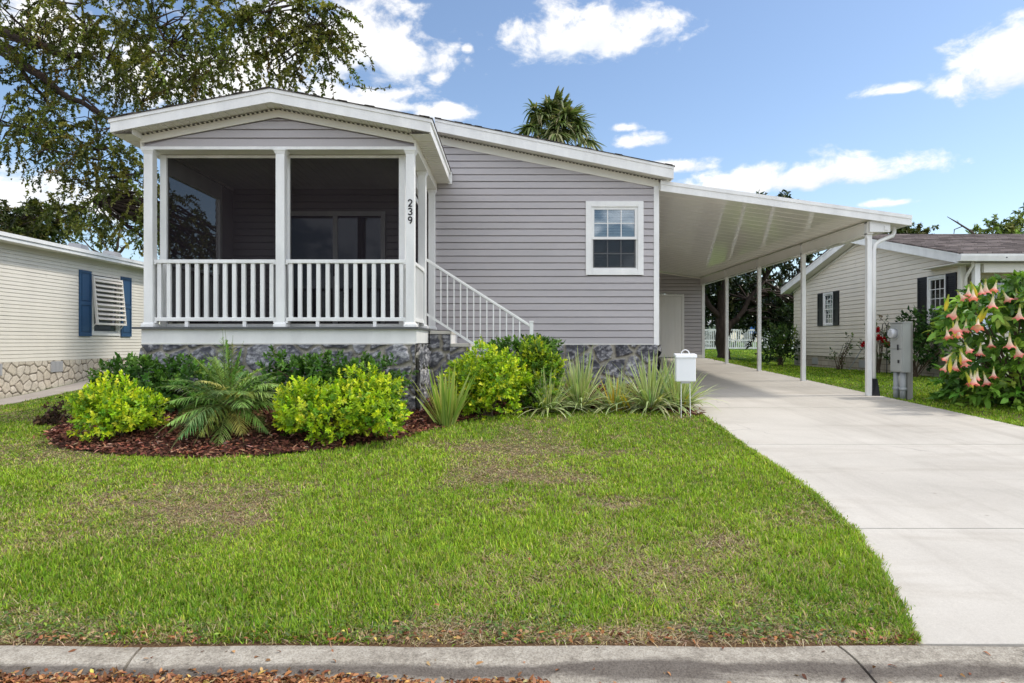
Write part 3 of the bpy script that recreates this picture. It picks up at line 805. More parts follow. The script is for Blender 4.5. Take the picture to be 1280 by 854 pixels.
def railing(parent, A, B, z_bot, z_top, n, feet=2, wd=.05):
    """straight level railing from A to B (x,y): one part with rails and each baluster below it"""
    A = np.array(A); B = np.array(B); d = B - A; Ln = np.linalg.norm(d); u = d / Ln; nrm = np.array((-u[1], u[0]))
    def obx(mb, a, b, hw, z0, z1):
        c = [A + u * a - nrm * hw, A + u * b - nrm * hw, A + u * b + nrm * hw, A + u * a + nrm * hw]
        mb.hexa([(*p, z0) for p in c] + [(*p, z1) for p in c])
    t = MB(); obx(t, 0, Ln, .038, z_top - .05, z_top); r = t.build('railing', 'white', parent, .006)
    t = MB(); obx(t, 0, Ln, .028, z_bot - .005, z_bot + .045); t.build('bottom_rail', 'white', r, .004)
    for e in (0.0, Ln - .03):
        for hw, za, zb in ((.042, z_top - .065, z_top - .0505), (.040, z_bot - .03, z_bot - .0055)): t = MB(); obx(t, e, e + .03, hw, za, zb); t.build('bracket', 'white', r)
    first = None
    for k in range(n):
        a = Ln * (k + .5 + .0) / n; m = MB(); hw = wd / 2
        obx(m, a - hw, a + hw, hw - .003, z_bot + .045, z_top - .05); m.build('baluster', 'white', r)
    for k in range(feet):
        a = Ln * (k + .55) / (feet + .1); m = MB(); obx(m, a - .022, a + .022, .02, DZ - .0, z_bot - .005); m.build('rail_foot', 'white', r)
ZB, ZT = 1.575, 2.385
railing(porch, (-4.735, YPO), (-3.125, YPO), ZB, ZT, 13)
railing(porch, (-2.995, YPO), (XPO - .058, YPO), ZB, ZT, 13)
railing(porch, (XPO, YPO + .058), (XPO, 9.77 - .058), ZB, ZT, 9, 1)
railing(porch, (-4.80, YPO + .065), (-4.80, 10.84), ZB, ZT, 17, 2)

# screen enclosure just inside the railing
YS = 8.86; SX0, SX1 = -4.735, -1.49
sf = MB(); t = .085
sf.box(SX0 - .04, SX0 + .045, YS - .03, YS + .05, DZ, BZ - .01).box(SX1 - .045, SX1 + .04, YS - .03, YS + .05, DZ, BZ - .01)
sf.box(-3.10, -3.02, YS - .02, YS + .05, DZ, BZ - .01)
sf.box(SX0 + .045, -3.10, YS - .02, YS + .05, DZ, DZ + .05).box(-3.02, SX1 - .045, YS - .02, YS + .05, DZ, DZ + .05)
sf.box(SX0 + .045, -3.10, YS - .02, YS + .05, BZ - .045, BZ - .01).box(-3.02, SX1 - .045, YS - .02, YS + .05, BZ - .045, BZ - .01)
sf.box(SX0 - .04, SX0 + .03, 10.5, 10.58, DZ, BZ - .01).box(SX0 - .04, SX0 + .03, YS + .05, 10.5, DZ, DZ + .05).box(SX0 - .04, SX0 + .03, YS + .05, 10.5, BZ - .25, BZ - .01)
sf.box(SX0 - .04, SX0 + .03, YS + .05, 10.5, ZT - .04, ZT)
sf.box(SX1 - .03, SX1 + .04, 9.72, 9.80, DZ, BZ - .01).box(SX1 - .03, SX1 + .04, 10.8, 10.88, DZ, BZ - .01).box(SX1 - .03, SX1 + .04, YS + .05, 10.8, BZ - .2, BZ - .01)
sf.build('screen_frame', 'white', porch, .004)
MB().box(SX0 - .04, SX0 + .03, 10.58, YW - .02, DZ, BZ - .01).build('end_panel', 'grey_siding', porch)
for (a, b) in ((SX0 + .045, -3.10), (-3.02, SX1 - .045)):
    MB().quad((a, YS + .01, DZ + .05), (b, YS + .01, DZ + .05), (b, YS + .01, BZ - .045), (a, YS + .01, BZ - .045)).build('screen', 'screen', porch)
MB().quad((SX0, YS + .05, DZ + .05), (SX0, 10.5, DZ + .05), (SX0, 10.5, BZ - .25), (SX0, YS + .05, BZ - .25)).build('screen', 'screen', porch)
MB().quad((SX1, YS + .05, DZ), (SX1, 9.72, DZ), (SX1, 9.72, BZ - .2), (SX1, YS + .05, BZ - .2)).build('screen', 'screen', porch)
sdn = MB(); dy0, dy1 = 9.805, 10.795
sdn.box(SX1 - .01, SX1 + .02, dy0, dy0 + .07, DZ + .02, 3.52).box(SX1 - .01, SX1 + .02, dy1 - .07, dy1, DZ + .02, 3.52).box(SX1 - .01, SX1 + .02, dy0 + .07, dy1 - .07, 3.45, 3.52).box(SX1 - .01, SX1 + .02, dy0 + .07, dy1 - .07, DZ + .02, DZ + .25).box(SX1 - .01, SX1 + .02, dy0 + .07, dy1 - .07, 2.4, 2.46)
scd = sdn.build('screen_door', 'white', porch)
MB().quad((SX1, dy0 + .07, DZ + .25), (SX1, dy1 - .07, DZ + .25), (SX1, dy1 - .07, 3.45), (SX1, dy0 + .07, 3.45)).build('screen', 'screen', scd)
MB().box(SX1 + .02, SX1 + .06, dy0 + .02, dy0 + .05, 2.42, 2.56).build('handle', 'dark_metal', scd)
h = MB()
for zz in (1.75, 2.36, 3.3): h.box(SX1 + .0205, SX1 + .05, dy1 - .05, dy1 + .01, zz, zz + .1)
h.build('hinge', 'dark_metal', scd)

# header beam, ceiling, gable
bm_ = MB(); bm_.box(PXL - .0, PXR + .0, YP - .0, YS + .06, BZ, BZ + .032).box(PXR - .2, PXR + .0, YS + .06, YW - .03, BZ, BZ + .105).box(PXL, PXL + .2, YS + .06, YW - .03, BZ, BZ + .105)
bm_.build('header', 'cream', porch)
MB().box(PXL - .012, PXR + .012, YP - .022, YP - .001, BZ - .006, BZ + .034).build('header_trim', 'white', porch)
ce = MB(); ce.box(PXL + .2, PXR - .2, YS + .06, YW - .03, BZ + .03, BZ + .05)
xx = PXL + .25
while xx < PXR - .25: ce.box(xx, xx + .012, YS + .07, YW - .04, BZ + .0235, BZ + .0292); xx += .11
ce.build('ceiling', 'soffit', porch)
g = MB(); gtop = lambda x: ptop(x) - TP - .115
def ul_g(v):
    hf = (gtop(PR) - v) / .19; return (max(PXL + .035, PR - hf), min(PXR - .035, PR + hf))
siding(g, (0, YP, 0), (1, 0, 0), (0, -1, 0), BZ + .035, gtop(PR) - .005, ul_g, row=.1143)
g.prism([(PXL + .02, YP + .03, BZ + .035), (PXR - .02, YP + .03, BZ + .035), (PXR - .02, YP + .03, ptop(PXR) - TP), (PR, YP + .03, ptop(PR) - TP), (PXL + .02, YP + .03, ptop(PXL) - TP)], (0, .03, 0))
g.build('gable_wall', 'grey_siding', porch)
fz_ = MB()
for sgn in (-1, 1):
    xe = PXL - .012 if sgn < 0 else PXR + .012
    fz_.prism([(PR, YP - .026, ptop(PR) - TP - .002), (xe, YP - .026, ptop(xe) - TP - .002), (xe, YP - .026, ptop(xe) - TP - .10), (PR, YP - .026, ptop(PR) - TP - .10)], (0, .024, 0))
    fz_.box(xe - .024 if sgn > 0 else xe, xe if sgn > 0 else xe + .024, YP - .0255, YP - .001, BZ + .035, ptop(xe) - TP - .1)
fz_.build('frieze', 'cream', porch)
so = MB()
for sgn in (-1, 1):
    xe = ex0 + .02 if sgn < 0 else ex1 - .02
    z_ = lambda x: ptop(x) - TP + .014
    so.quad((PR, YR + .03, z_(PR)), (xe, YR + .03, z_(xe)), (xe, YP, z_(xe)), (PR, YP, z_(PR)))
    n = int(abs(xe - PR) / .1)
    for k in range(1, n):
        xk = PR + (xe - PR) * k / n; so.box(xk - .014, xk, YR + .04, YP - .03, z_(xk) - .011, z_(xk) - .003)
EZ = ptop(ex1) - TP - .012    # flat eave soffit level
for xw, xe in ((PXR - .02, ex1 - .001), (PXL + .02, ex0 + .001)):
    so.quad((xw, YR + .041, EZ), (xe, YR + .041, EZ), (xe, YW - .03, EZ), (xw, YW - .03, EZ))
    so.quad((xw, YR + .041, EZ), (xw, YP + .01, EZ), (xw, YP + .01, ptop(xw) - TP + .03), (xw, YR + .041, ptop(xw) - TP + .03))
yy = YP + .05
while yy < YW - .1: so.box(PXR + .016, ex1 - .004, yy, yy + .012, EZ - .0075, EZ - .001); so.box(ex0 + .004, PXL - .016, yy, yy + .012, EZ - .0075, EZ - .001); yy += .1
so.build('soffit', 'soffit', porch)
v = MB()
for sgn in (-1, 1):
    xe = PR + sgn * 1.78; zv = lambda x: ptop(x) - TP
    v = MB().prism([(PR + sgn * .02, YP - .062, zv(PR) - .003), (xe, YP - .062, zv(xe) + .001), (xe, YP - .062, zv(xe) - .007), (PR + sgn * .02, YP - .062, zv(PR) - .011)], (0, .03, 0))
    v.build('soffit_vent', 'perforated', porch)
# side eave frieze boards down to the header
MB().box(PXR - .02, PXR + .014, YP - .0, YW - .035, BZ - .006, EZ - .002).build('side_frieze', 'cream', porch)
MB().box(PXL - .014, PXL + .02, YP - .0, YW - .035, BZ - .006, EZ - .002).build('side_frieze', 'cream', porch)
fa = MB(); rake(fa, PR, ptop(PR), ex1, ptop(ex1), YR, TP); rake(fa, PR, ptop(PR), ex0, ptop(ex0), YR, TP)
fa.build('fascia', 'white', porch)
# eave fascia / gutter along both sides
for xe, sg in ((ex1, 1), (ex0, -1)):
    gm = MB(); zt = ptop(xe)
    gm.box(min(xe - sg * .022, xe), max(xe - sg * .022, xe), YR + .0405, YW - .10, zt - TP - .004, zt - .01)
    gm.box(min(xe, xe + sg * .020), max(xe, xe + sg * .020), YR + .0, YW - .11, zt - .05, zt - .004)
    gm.box(min(xe - sg * .03, xe + sg * .035), max(xe - sg * .03, xe + sg * .035), YW - .0995, YW - .06, zt - TP - .03, zt + .012)
    gm.build('gutter', 'white', porch, .003)
r = MB(); shingles(r, PR, ptop(PR), ex1 + .03, ptop(ex1 + .03), YR - .012, YW + .3); shingles(r, PR, ptop(PR), ex0 - .03, ptop(ex0 - .03), YR - .012, YW + .3)
r.build('roof', 'shingle', porch)

# ================================================================ porch steps
st = thing('porch_steps', 'stone sided steps with pale treads and a white metal handrail, descending beside the grey wall', 'steps', (-.2, 10.35, .4))
sx = PXR + .046; sy0, sy1 = 9.78, YW - .04; rise, run = .19, .285; land = .30
z = 1.462 - .03
xs0 = sx; k = 0; top = 1.43
seq = [(sx, sx + land, 1.41)]
xk = sx + land
for i in range(1, 6):
    seq.append((xk, xk + run, 1.41 - rise * i)); xk += run
sbm = MB(); tb = MB()
for i, (a, b, zt) in enumerate(seq):
    sbm.box(a + .001, b - .001, sy0 + .02, sy1, .15, zt - .002)
sbm.build('step_block', 'blue_stone', st)
for i, (a, b, zt) in enumerate(seq[:4]): rock_wall('stone_facing', (a, sy0 + .012, 0), (1, 0, 0), (0, -1, 0), b - a, .3, zt - .01, .30, 'blue', st, 20 + i, .016)
for i, (a, b, zt) in enumerate(seq):
    m = MB(); m.box(a + .001 if i else a, b + .02, sy0, sy1, zt, zt + .05); m.build('tread', 'tread', st, .004)
rb = MB()
for (a, b, zt) in seq: rb.box(b - .0, b + .012, sy0 + .022, sy1, zt - .14, zt - .001)
rb.build('riser', 'white', st)
hy = 9.77
hx0, hz0 = XPO + .06, E + (427 - 323) / F * 9.77
hx1, hz1 = (662 - 640) / F * 9.77, E + (427 - 405) / F * 9.77
sl = (hz1 - hz0) / (hx1 - hx0)
hr = MB(); hr.prism([(hx0, hy - .022, hz0), (hx1, hy - .022, hz1), (hx1, hy - .022, hz1 - .045), (hx0, hy - .022, hz0 - .045)], (0, .044, 0))
hrl = hr.build('handrail', 'white', st, .006)
low0 = E + (427 - 391) / F * 9.77
m = MB(); m.prism([(hx0, hy - .015, low0), (hx1, hy - .015, low0 + sl * (hx1 - hx0)), (hx1, hy - .015, low0 + sl * (hx1 - hx0) - .04), (hx0, hy - .015, low0 - .04)], (0, .03, 0)); m.build('bottom_rail', 'white', hrl)
for i in range(14):
    xk = hx0 + .22 + i * .0985 - .10
    if xk > hx1 - .04: break
    m = MB(); m.box(xk - .009, xk + .009, hy - .009, hy + .009, low0 + sl * (xk - hx0) - .005, hz0 + sl * (xk - hx0) - .04); m.build('baluster', 'white', hrl)
m = MB(); m.box(hx1, hx1 + .055, hy - .028, hy + .028, gzs(0, hy) + .0, hz1 + .02); m.box(hx1 - .004, hx1 + .059, hy - .032, hy + .032, hz1 + .0201, hz1 + .045); m.build('newel_post', 'white', st, .004)

# ================================================================ carport
cp = thing('carport', 'open white aluminium carport with slim posts, attached to the grey home over the driveway', 'carport', (5.8, 15.5, .5))
cx0, cx1 = 2.48, 6.60; cy0, cy1 = 10.85, 23.4
def ctop(x): return 3.985 - .1385 * (x - 2.48)
CT = .17
r = MB()
n = 5
r.hexa([(cx0, cy0 + .03, ctop(cx0) - CT + .03), (cx1, cy0 + .03, ctop(cx1) - CT + .03), (cx1, cy1, ctop(cx1) - CT + .03), (cx0, cy1, ctop(cx0) - CT + .03), (cx0, cy0 + .03, ctop(cx0) - .03), (cx1, cy0 + .03, ctop(cx1) - .03), (cx1, cy1, ctop(cx1) - .03), (cx0, cy1, ctop(cx0) - .03)])
yy = cy0 + .12
while yy < 20.75:   # pan seams across the ceiling
    xa, xb = cx0 + .02, cx1 - .02; za, zb = ctop(xa) - CT + .03, ctop(xb) - CT + .03
    r.hexa([(xa, yy, za - .004), (xb, yy, zb - .004), (xb, yy + .012, zb - .004), (xa, yy + .012, za - .004), (xa, yy - .006, za - .0005), (xb, yy - .006, zb - .0005), (xb, yy + .018, zb - .0005), (xa, yy + .018, za - .0005)]); yy += .305
r.build('roof', 'pan', cp)
fa = MB(); rake(fa, cx0, ctop(cx0), cx1 + .07, ctop(cx1 + .07), cy0, CT, drip=.06); fa.build('fascia', 'white', cp)
ge = MB(); ge.box(cx1 + .001, cx1 + .06, cy0 + .04, cy1, ctop(cx1) - CT, ctop(cx1) - .02); ge.build('gutter', 'white', cp, .004)
XB = 6.05
bz1 = ctop(XB) - CT + .015; bz0 = bz1 - .225
b = MB(); b.box(XB - .04, XB + .04, 10.98, 20.85, bz0, bz1 - .012)
b.box(XB - .052, XB - .0405, 10.98, 20.85, bz0 - .0, bz0 + .022).box(XB - .052, XB - .0405, 10.98, 20.85, bz1 - .04, bz1 - .013)
b.build('beam', 'pan', cp)
MB().box(XB - .04, XB + .30, 10.93, 10.978, bz0 + .03, bz1 - .01).box(XB + .20, XB + .26, 10.915, 10.929, bz0 + .06, bz0 + .13).build('beam_bracket', 'white', cp)
for yk in (11.05, 13.53, 15.94, 18.35):
    m = MB(); h = .04; g_ = gzs(XB, yk) + .0
    m.box(XB - h, XB + h, yk - h, yk + h, g_, bz0 - .001); po = m.build('post', 'white', cp, .005)
    m = MB(); m.box(XB - h - .012, XB - h - .0005, yk - h, yk + h, bz0 - .06, bz1 - .015); m.box(XB - h - .008, XB - h - .0005, yk - .03, yk + .03, g_ + .012, g_ + .06); m.build('post_bracket', 'white', po)
# downspout at the front post
dsx = XB + .078
m = MB(); gy0 = 11.03
m.tube([(6.50, gy0 + .05, ctop(6.5) - CT - .0), (6.50, gy0 + .05, ctop(6.5) - CT - .10), (6.47, gy0 + .04, ctop(6.5) - CT - .16), (dsx + .10, gy0 + .01, 3.02 - .02), (dsx + .02, gy0, 2.94), (dsx, gy0, 2.83), (dsx, gy0, .62)], .034, 10)
ds = m.build('downspout', 'white', cp, smooth=True)
g_ = gzs(6.2, 11)
MB().hexa([(dsx - .037, 10.98, g_ - .01), (dsx + .075, 10.96, g_ - .01), (dsx + .075, 11.07, g_ - .01), (dsx - .037, 11.07, g_ - .01), (dsx - .037, 10.985, g_ + .30), (dsx + .038, 10.985, g_ + .30), (dsx + .038, 11.07, g_ + .30), (dsx - .037, 11.07, g_ + .30)]).build('splash_boot', 'black', cp)

# ================================================================ storage room at the back of the carport
sh = thing('storage_room', 'grey sided storage room with a pale plank door at the far end of the carport', 'shed', (4.6, 20.9, .75))
YS2 = 20.8; zg = gzs(5, 20.8)
w = MB()
siding(w, (0, YS2, 0), (1, 0, 0), (0, -1, 0), zg + .12, 3.8, lambda v: (2.5, min(6.10, 2.48 + (3.985 - CT + .02 - v) / .1385)), holes=[(4.50, 5.48, zg, zg + 2.06)])
siding(w, (6.12, YS2, 0), (0, 1, 0), (1, 0, 0), zg + .12, 3.3, lambda v: (.0, 2.6))
w.build('wall', 'grey_siding', sh)
MB().box(2.5, 4.48, YS2 - .03, YS2 + .02, zg, zg + .118).box(5.50, 6.13, YS2 - .03, YS2 + .02, zg, zg + .118).build('base_trim', 'cream', sh)
MB().box(6.06, 6.15, YS2 - .035, YS2 + .05, zg + .0, bz0 + .15).build('corner_trim', 'white', sh)
MB().prism([(2.5, YS2 - .04, ctop(2.5) - CT - .03), (6.1, YS2 - .04, ctop(6.1) - CT - .03), (6.1, YS2 - .04, ctop(6.1) - CT + .01), (2.5, YS2 - .04, ctop(2.5) - CT + .01)], (0, .03, 0)).build('ceiling_trim', 'cream', sh)
dr = MB(); dr.box(4.56, 5.42, YS2 - .01, YS2 + .03, zg + .03, zg + 1.98)
for i in range(8):
    xk = 4.56 + .86 * i / 8; dr.box(xk + .008, xk + .86 / 8 - .008, YS2 - .018, YS2 - .0102, zg + .06, zg + 1.95)
do = dr.build('door', 'white_door', sh, .003)
MB().box(4.49, 4.555, YS2 - .035, YS2 + .03, zg + .02, zg + 2.05).box(5.425, 5.49, YS2 - .035, YS2 + .03, zg + .02, zg + 2.05).box(4.555, 5.425, YS2 - .035, YS2 + .03, zg + 1.985, zg + 2.05).build('door_frame', 'white_door', do)
MB().tube([(4.63, YS2 - .018, zg + .95), (4.63, YS2 - .075, zg + .95)], [.02, .03], 10).build('handle', 'dark_metal', do)

# ================================================================ left neighbour
lh = thing('ivory_house', 'ivory sided house with cream flagstone base and blue shutters, left of the grey home', 'house', (-13, 13, .1))
LX = -10.5; ly0, ly1 = 7.0, 19.0
wl_win = (16.23, 17.40, 1.42, 2.95)
w = MB(); siding(w, (LX, ly1, 0), (0, -1, 0), (1, 0, 0), .87, 3.30, lambda v: (0, ly1 - ly0), row=.081, holes=[(ly1 - wl_win[1], ly1 - wl_win[0], wl_win[2], wl_win[3])], lip=.014)
w.box(LX - 7, LX - .02, ly0, ly0 + .05, .3, 3.3).box(LX - 7, LX - .02, ly1 - .05, ly1, .3, 3.3).box(LX - 7.05, LX - 7, ly0, ly1, .3, 3.3)
w.prism([(LX - 7, ly1 - .06, 3.3), (LX, ly1 - .06, 3.3), (LX - 3.5, ly1 - .06, 4.3)], (0, .04, 0)); w.prism([(LX - 7, ly0 + .06, 3.3), (LX, ly0 + .06, 3.3), (LX - 3.5, ly0 + .06, 4.3)], (0, .04, 0))
w.build('wall', 'left_siding', lh)
MB().box(LX - .1, LX - .012, ly0, ly1, -.3, .868).build('skirting', 'flagstone', lh)
rock_wall('skirting', (LX - .006, ly0, 0), (0, 1, 0), (1, 0, 0), ly1 - ly0, -.05, .868, .215, 'flag', lh, 4, .016)
for (a, b) in ((0, 0),):
    pass
for (p0, p1, zt, zb) in ((62, 77, 451, 460.5), (134.5, 146, 447.5, 456.5), (-24, 1, 455, 466)):
    ya, yb = F * 10.5 / (640 - p0), F * 10.5 / (640 - p1)
    v = MB(); v.box(LX - .002, LX + .034, ya, yb, .60, .845)
    for i in range(9): v.box(LX + .034, LX + .042, ya + (yb - ya) * (i + .1) / 9, ya + (yb - ya) * (i + .6) / 9, .61, .835)
    v.build('crawl_vent', 'vent', lh)
# roof, soffit, fascia
ez = 3.50; ov = .32
r = MB(); yy0, yy1 = ly0 - .3, ly1 + .1; sl_ = .19
r.hexa([(LX + ov, yy0, ez - .02), (LX - 3.5, yy0, ez - .02 + sl_ * (3.5 + ov)), (LX - 3.5, yy1, ez - .02 + sl_ * (3.5 + ov)), (LX + ov, yy1, ez - .02), (LX + ov, yy0, ez), (LX - 3.5, yy0, ez + sl_ * (3.5 + ov)), (LX - 3.5, yy1, ez + sl_ * (3.5 + ov)), (LX + ov, yy1, ez)])
r.hexa([(LX - 3.5, yy0, ez - .02 + sl_ * (3.5 + ov)), (LX - 7 - ov, yy0, ez - .02), (LX - 7 - ov, yy1, ez - .02), (LX - 3.5, yy1, ez - .02 + sl_ * (3.5 + ov)), (LX - 3.5, yy0, ez + sl_ * (3.5 + ov)), (LX - 7 - ov, yy0, ez), (LX - 7 - ov, yy1, ez), (LX - 3.5, yy1, ez + sl_ * (3.5 + ov))])
lroof = r.build('roof', 'brown_shingle', lh)
for yv in (16.6, 18.0):   # low roof vents near the eave
    xv = LX - .55; zv = ez + sl_ * .87
    MB().hexa([(xv - .2, yv - .2, zv - .02), (xv + .2, yv - .2, zv - .12), (xv + .2, yv + .2, zv - .12), (xv - .2, yv + .2, zv - .02), (xv - .14, yv - .14, zv + .14), (xv + .14, yv - .14, zv + .10), (xv + .14, yv + .14, zv + .10), (xv - .14, yv + .14, zv + .14)]).build('roof_vent', 'vent', lroof)
MB().box(LX + ov - .02, LX + ov, yy0, yy1, ez - .17, ez - .022).box(LX + ov, LX + ov + .045, yy0, yy1, ez - .09, ez - .012).box(LX + ov + .002, LX + ov + .02, yy0, yy1, ez - .168, ez - .1).build('fascia', 'white', lh)
MB().box(LX + .004, LX + ov - .02, yy0, yy1, ez - .165, ez - .15).build('soffit', 'soffit', lh)
MB().box(LX - .0, LX + .022, ly0, ly1, 3.245, 3.334).build('frieze', 'left_siding', lh)
MB().box(LX - .04, LX + .03, ly1 - .05, ly1 + .03, .84, 3.25).build('corner_trim', 'white', lh)
def shutter(parent, X0, sgn, u0, u1, z0, z1, mat, panels=True, axis='y', y=0):
    o = MB(); t = .05; th = .03
    def bx(a, b, n0, n1, c, d):
        if axis == 'y': o.box(min(X0 + sgn * n0, X0 + sgn * n1), max(X0 + sgn * n0, X0 + sgn * n1), a, b, c, d)
        else: o.box(a, b, y - n1, y - n0, c, d)
    bx(u0, u1, .014, .018 + th * .4, z0, z1)
    zm = (z0 + z1) / 2; n0, n1 = .018 + th * .4, .018 + th
    bx(u0, u0 + t, n0 + .0005, n1, z0, z1); bx(u1 - t, u1, n0 + .0005, n1, z0, z1)
    for (c, d) in ((z0, z0 + .09), (z1 - .06, z1), (zm - .04, zm + .04)): bx(u0 + t, u1 - t, n0 + .0005, n1 - .0008, c, d)
    if panels:
        for (c, d) in ((z0 + .09, zm - .04), (zm + .04, z1 - .06)): bx(u0 + t + .03, u1 - t - .03, n0 + .0005, n1 - .004, c + .03, d - .03)
    else:
        for (c, d) in ((z0 + .09, zm - .04), (zm + .04, z1 - .06)):
            zz = c + .02
            while zz < d - .03: bx(u0 + t, u1 - t, n0 + .0005, n1 - .006, zz, zz + .022); zz += .045
    return o.build('shutter', mat, parent)
shutter(lh, LX, 1, 15.76, 16.20, 1.43, 3.04, 'blue'); shutter(lh, LX, 1, 17.44, 17.90, 1.43, 3.04, 'blue')
sw = sash_window(lh, (16.24, 17.40, 1.45, 2.95), 0, grid=(1, 1), casing=.07, screen=False, blinds=False, axis='y', X0=LX + .002, sgn=1, cell_mat='dark_glass')
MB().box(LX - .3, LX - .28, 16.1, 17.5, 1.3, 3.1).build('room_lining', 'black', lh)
# louvred awning shutter hinged above the window and propped open at its foot
aw = MB(); A0 = np.array((LX + .06, 0, 2.93)); A1 = np.array((LX + .17, 0, 1.72)); ya, yb = 16.20, 17.42
dv_ = (A1 - A0); ln_ = np.linalg.norm(dv_); dv_ /= ln_; nv = np.array((-dv_[2], 0, dv_[0]))
def P3(s, y, n): q = A0 + dv_ * s + nv * n; return (q[0], y, q[2])
def slat(mb, s0, s1, y0, y1, n0, n1):
    mb.hexa([P3(s0, y0, n0), P3(s0, y1, n0), P3(s1, y1, n0), P3(s1, y0, n0), P3(s0, y0, n1), P3(s0, y1, n1), P3(s1, y1, n1), P3(s1, y0, n1)])
slat(aw, 0, ln_, ya, ya + .05, -.02, .03); slat(aw, 0, ln_, yb - .05, yb, -.02, .03); slat(aw, 0, .05, ya + .05, yb - .05, -.019, .029); slat(aw, ln_ - .05, ln_, ya + .05, yb - .05, -.019, .029)
awo = aw.build('awning_shutter', 'louver', lh)
sl = MB(); ns = 9
for i in range(ns):
    s0 = .07 + (ln_ - .14) * i / ns; q = (ln_ - .14) / ns
    a = np.array(P3(s0, 0, -.03)); b2 = np.array(P3(s0 + q * .62, 0, .06))
    for t in (0,):
        sl.hexa([(a[0], ya + .052, a[2]), (a[0], yb - .052, a[2]), (b2[0], yb - .052, b2[2]), (b2[0], ya + .052, b2[2]), (a[0] + .012, ya + .052, a[2] + .012), (a[0] + .012, yb - .052, a[2] + .012), (b2[0] + .012, yb - .052, b2[2] + .012), (b2[0] + .012, ya + .052, b2[2] + .012)])
sl.build('louver', 'louver', awo)
MB().tube([(LX + .03, ya + .02, 1.62), (LX + .16, ya + .02, 1.78)], .012, 6).tube([(LX + .03, yb - .02, 1.62), (LX + .16, yb - .02, 1.78)], .012, 6).build('prop_arm', 'white', awo)

# ================================================================ right neighbour
rh = thing('beige_house', 'beige sided house with black shutters and brown shingle roof, right of the driveway', 'house', (11, 17.6, .4))
QX = 9.4; qy0, qy1 = 13.62, 21.7; qm = 17.65; rs = .25
qtop = lambda y: 4.19 - rs * abs(y - qm)      # roof top at the rake
w = MB(); QT = .20
def ul_q(v):
    hf = (qtop(qm) - QT - .06 - v) / rs; return (max(0.0, qy1 - (qm + hf)), min(qy1 - qy0 - .08, qy1 - (qm - hf)))
rw1 = (18.99, 19.62, 1.77, 2.75); rw2 = (14.06, 14.70, 1.30, 2.75)
siding(w, (QX, qy1, 0), (0, -1, 0), (-1, 0, 0), .865, qtop(qm) - QT - .07, ul_q, row=.112, holes=[(qy1 - r_[1], qy1 - r_[0], r_[2], r_[3]) for r_ in (rw1, rw2)], lip=.016)
w.build('wall', 'right_siding', rh)
w = MB(); siding(w, (0, 14.6, 0), (1, 0, 0), (0, -1, 0), .865, 3.05, lambda v: (QX + .15, 18), row=.112, holes=[(10.15, 12.1, 1.5, 2.78)])
w.box(17.9, 18, 14.7, qy1, .4, 3.0).box(QX + .1, 18, qy1 - .1, qy1 - .02, .4, 3.0)
w.build('wall', 'right_siding', rh)
MB().box(QX + .5, QX + .52, 13.9, 21.5, 1, 3).box(QX + .6, 17, 15.2, 15.22, 1, 3).build('room_lining', 'soffit', rh)
MB().box(QX + .003, QX + .1, qy0 + .05, qy1, .1, .862).box(QX + .1, 18, 14.5, 14.58, .1, .862).build('skirting', 'block', rh)
fd = MB()
for (ya, za) in ((17.65, qtop(qm) - .3),):
    fd.box(QX - .012, QX - .002, 18.2, 18.5, .62, .80)
for yv in (20.0, 17.25): MB().box(QX - .012, QX + .002, yv, yv + .38, .60, .80).build('crawl_vent', 'vent', rh)
# corner trim and porch post
MB().box(QX - .02, QX + .1, qy0, qy0 + .09, .86, 2.93).build('corner_trim', 'cream', rh)
post(QX + .16, 13.42, .11, .62, 2.92, rh, base=False)
MB().tube([(QX + .05, 13.36, 3.02), (QX + .05, 13.36, 2.86), (QX + .05, 13.5, 2.7), (QX + .05, 13.56, 2.6), (QX + .05, 13.56, .6)], .03, 8).build('downspout', 'cream', rh, smooth=True)
# rakes
RXE = 9.1; ry0, ry1 = 13.30, 22.05
fa = MB(); th = .025
for yb_ in (ry0, ry1):
    fa.prism([(RXE, qm, qtop(qm)), (RXE, yb_, qtop(yb_)), (RXE, yb_, qtop(yb_) - QT), (RXE, qm, qtop(qm) - QT)], (th, 0, 0))
    fa.prism([(RXE - .012, qm, qtop(qm) + .002), (RXE - .012, yb_, qtop(yb_) + .002), (RXE - .012, yb_, qtop(yb_) - .04), (RXE - .012, qm, qtop(qm) - .04)], (.0115, 0, 0))
fa.build('fascia', 'white', rh)
so = MB()
for yb_ in (ry0, ry1):
    so.quad((RXE + .02, qm, qtop(qm) - QT + .02), (QX, qm, qtop(qm) - QT + .02), (QX, yb_, qtop(yb_) - QT + .02), (RXE + .02, yb_, qtop(yb_) - QT + .02))
so.box(RXE + .02, 18.3, ry0 + .03, 14.58, 2.90, 2.915)
so.build('soffit', 'soffit', rh)
fr = MB()
for yb_ in (qy0, qy1):
    fr.prism([(QX - .026, qm, qtop(qm) - QT + .0), (QX - .026, yb_, qtop(yb_) - QT + .0), (QX - .026, yb_, qtop(yb_) - QT - .06), (QX - .026, qm, qtop(qm) - QT - .06)], (.024, 0, 0))
fr.build('frieze', 'soffit', rh)
r = MB()
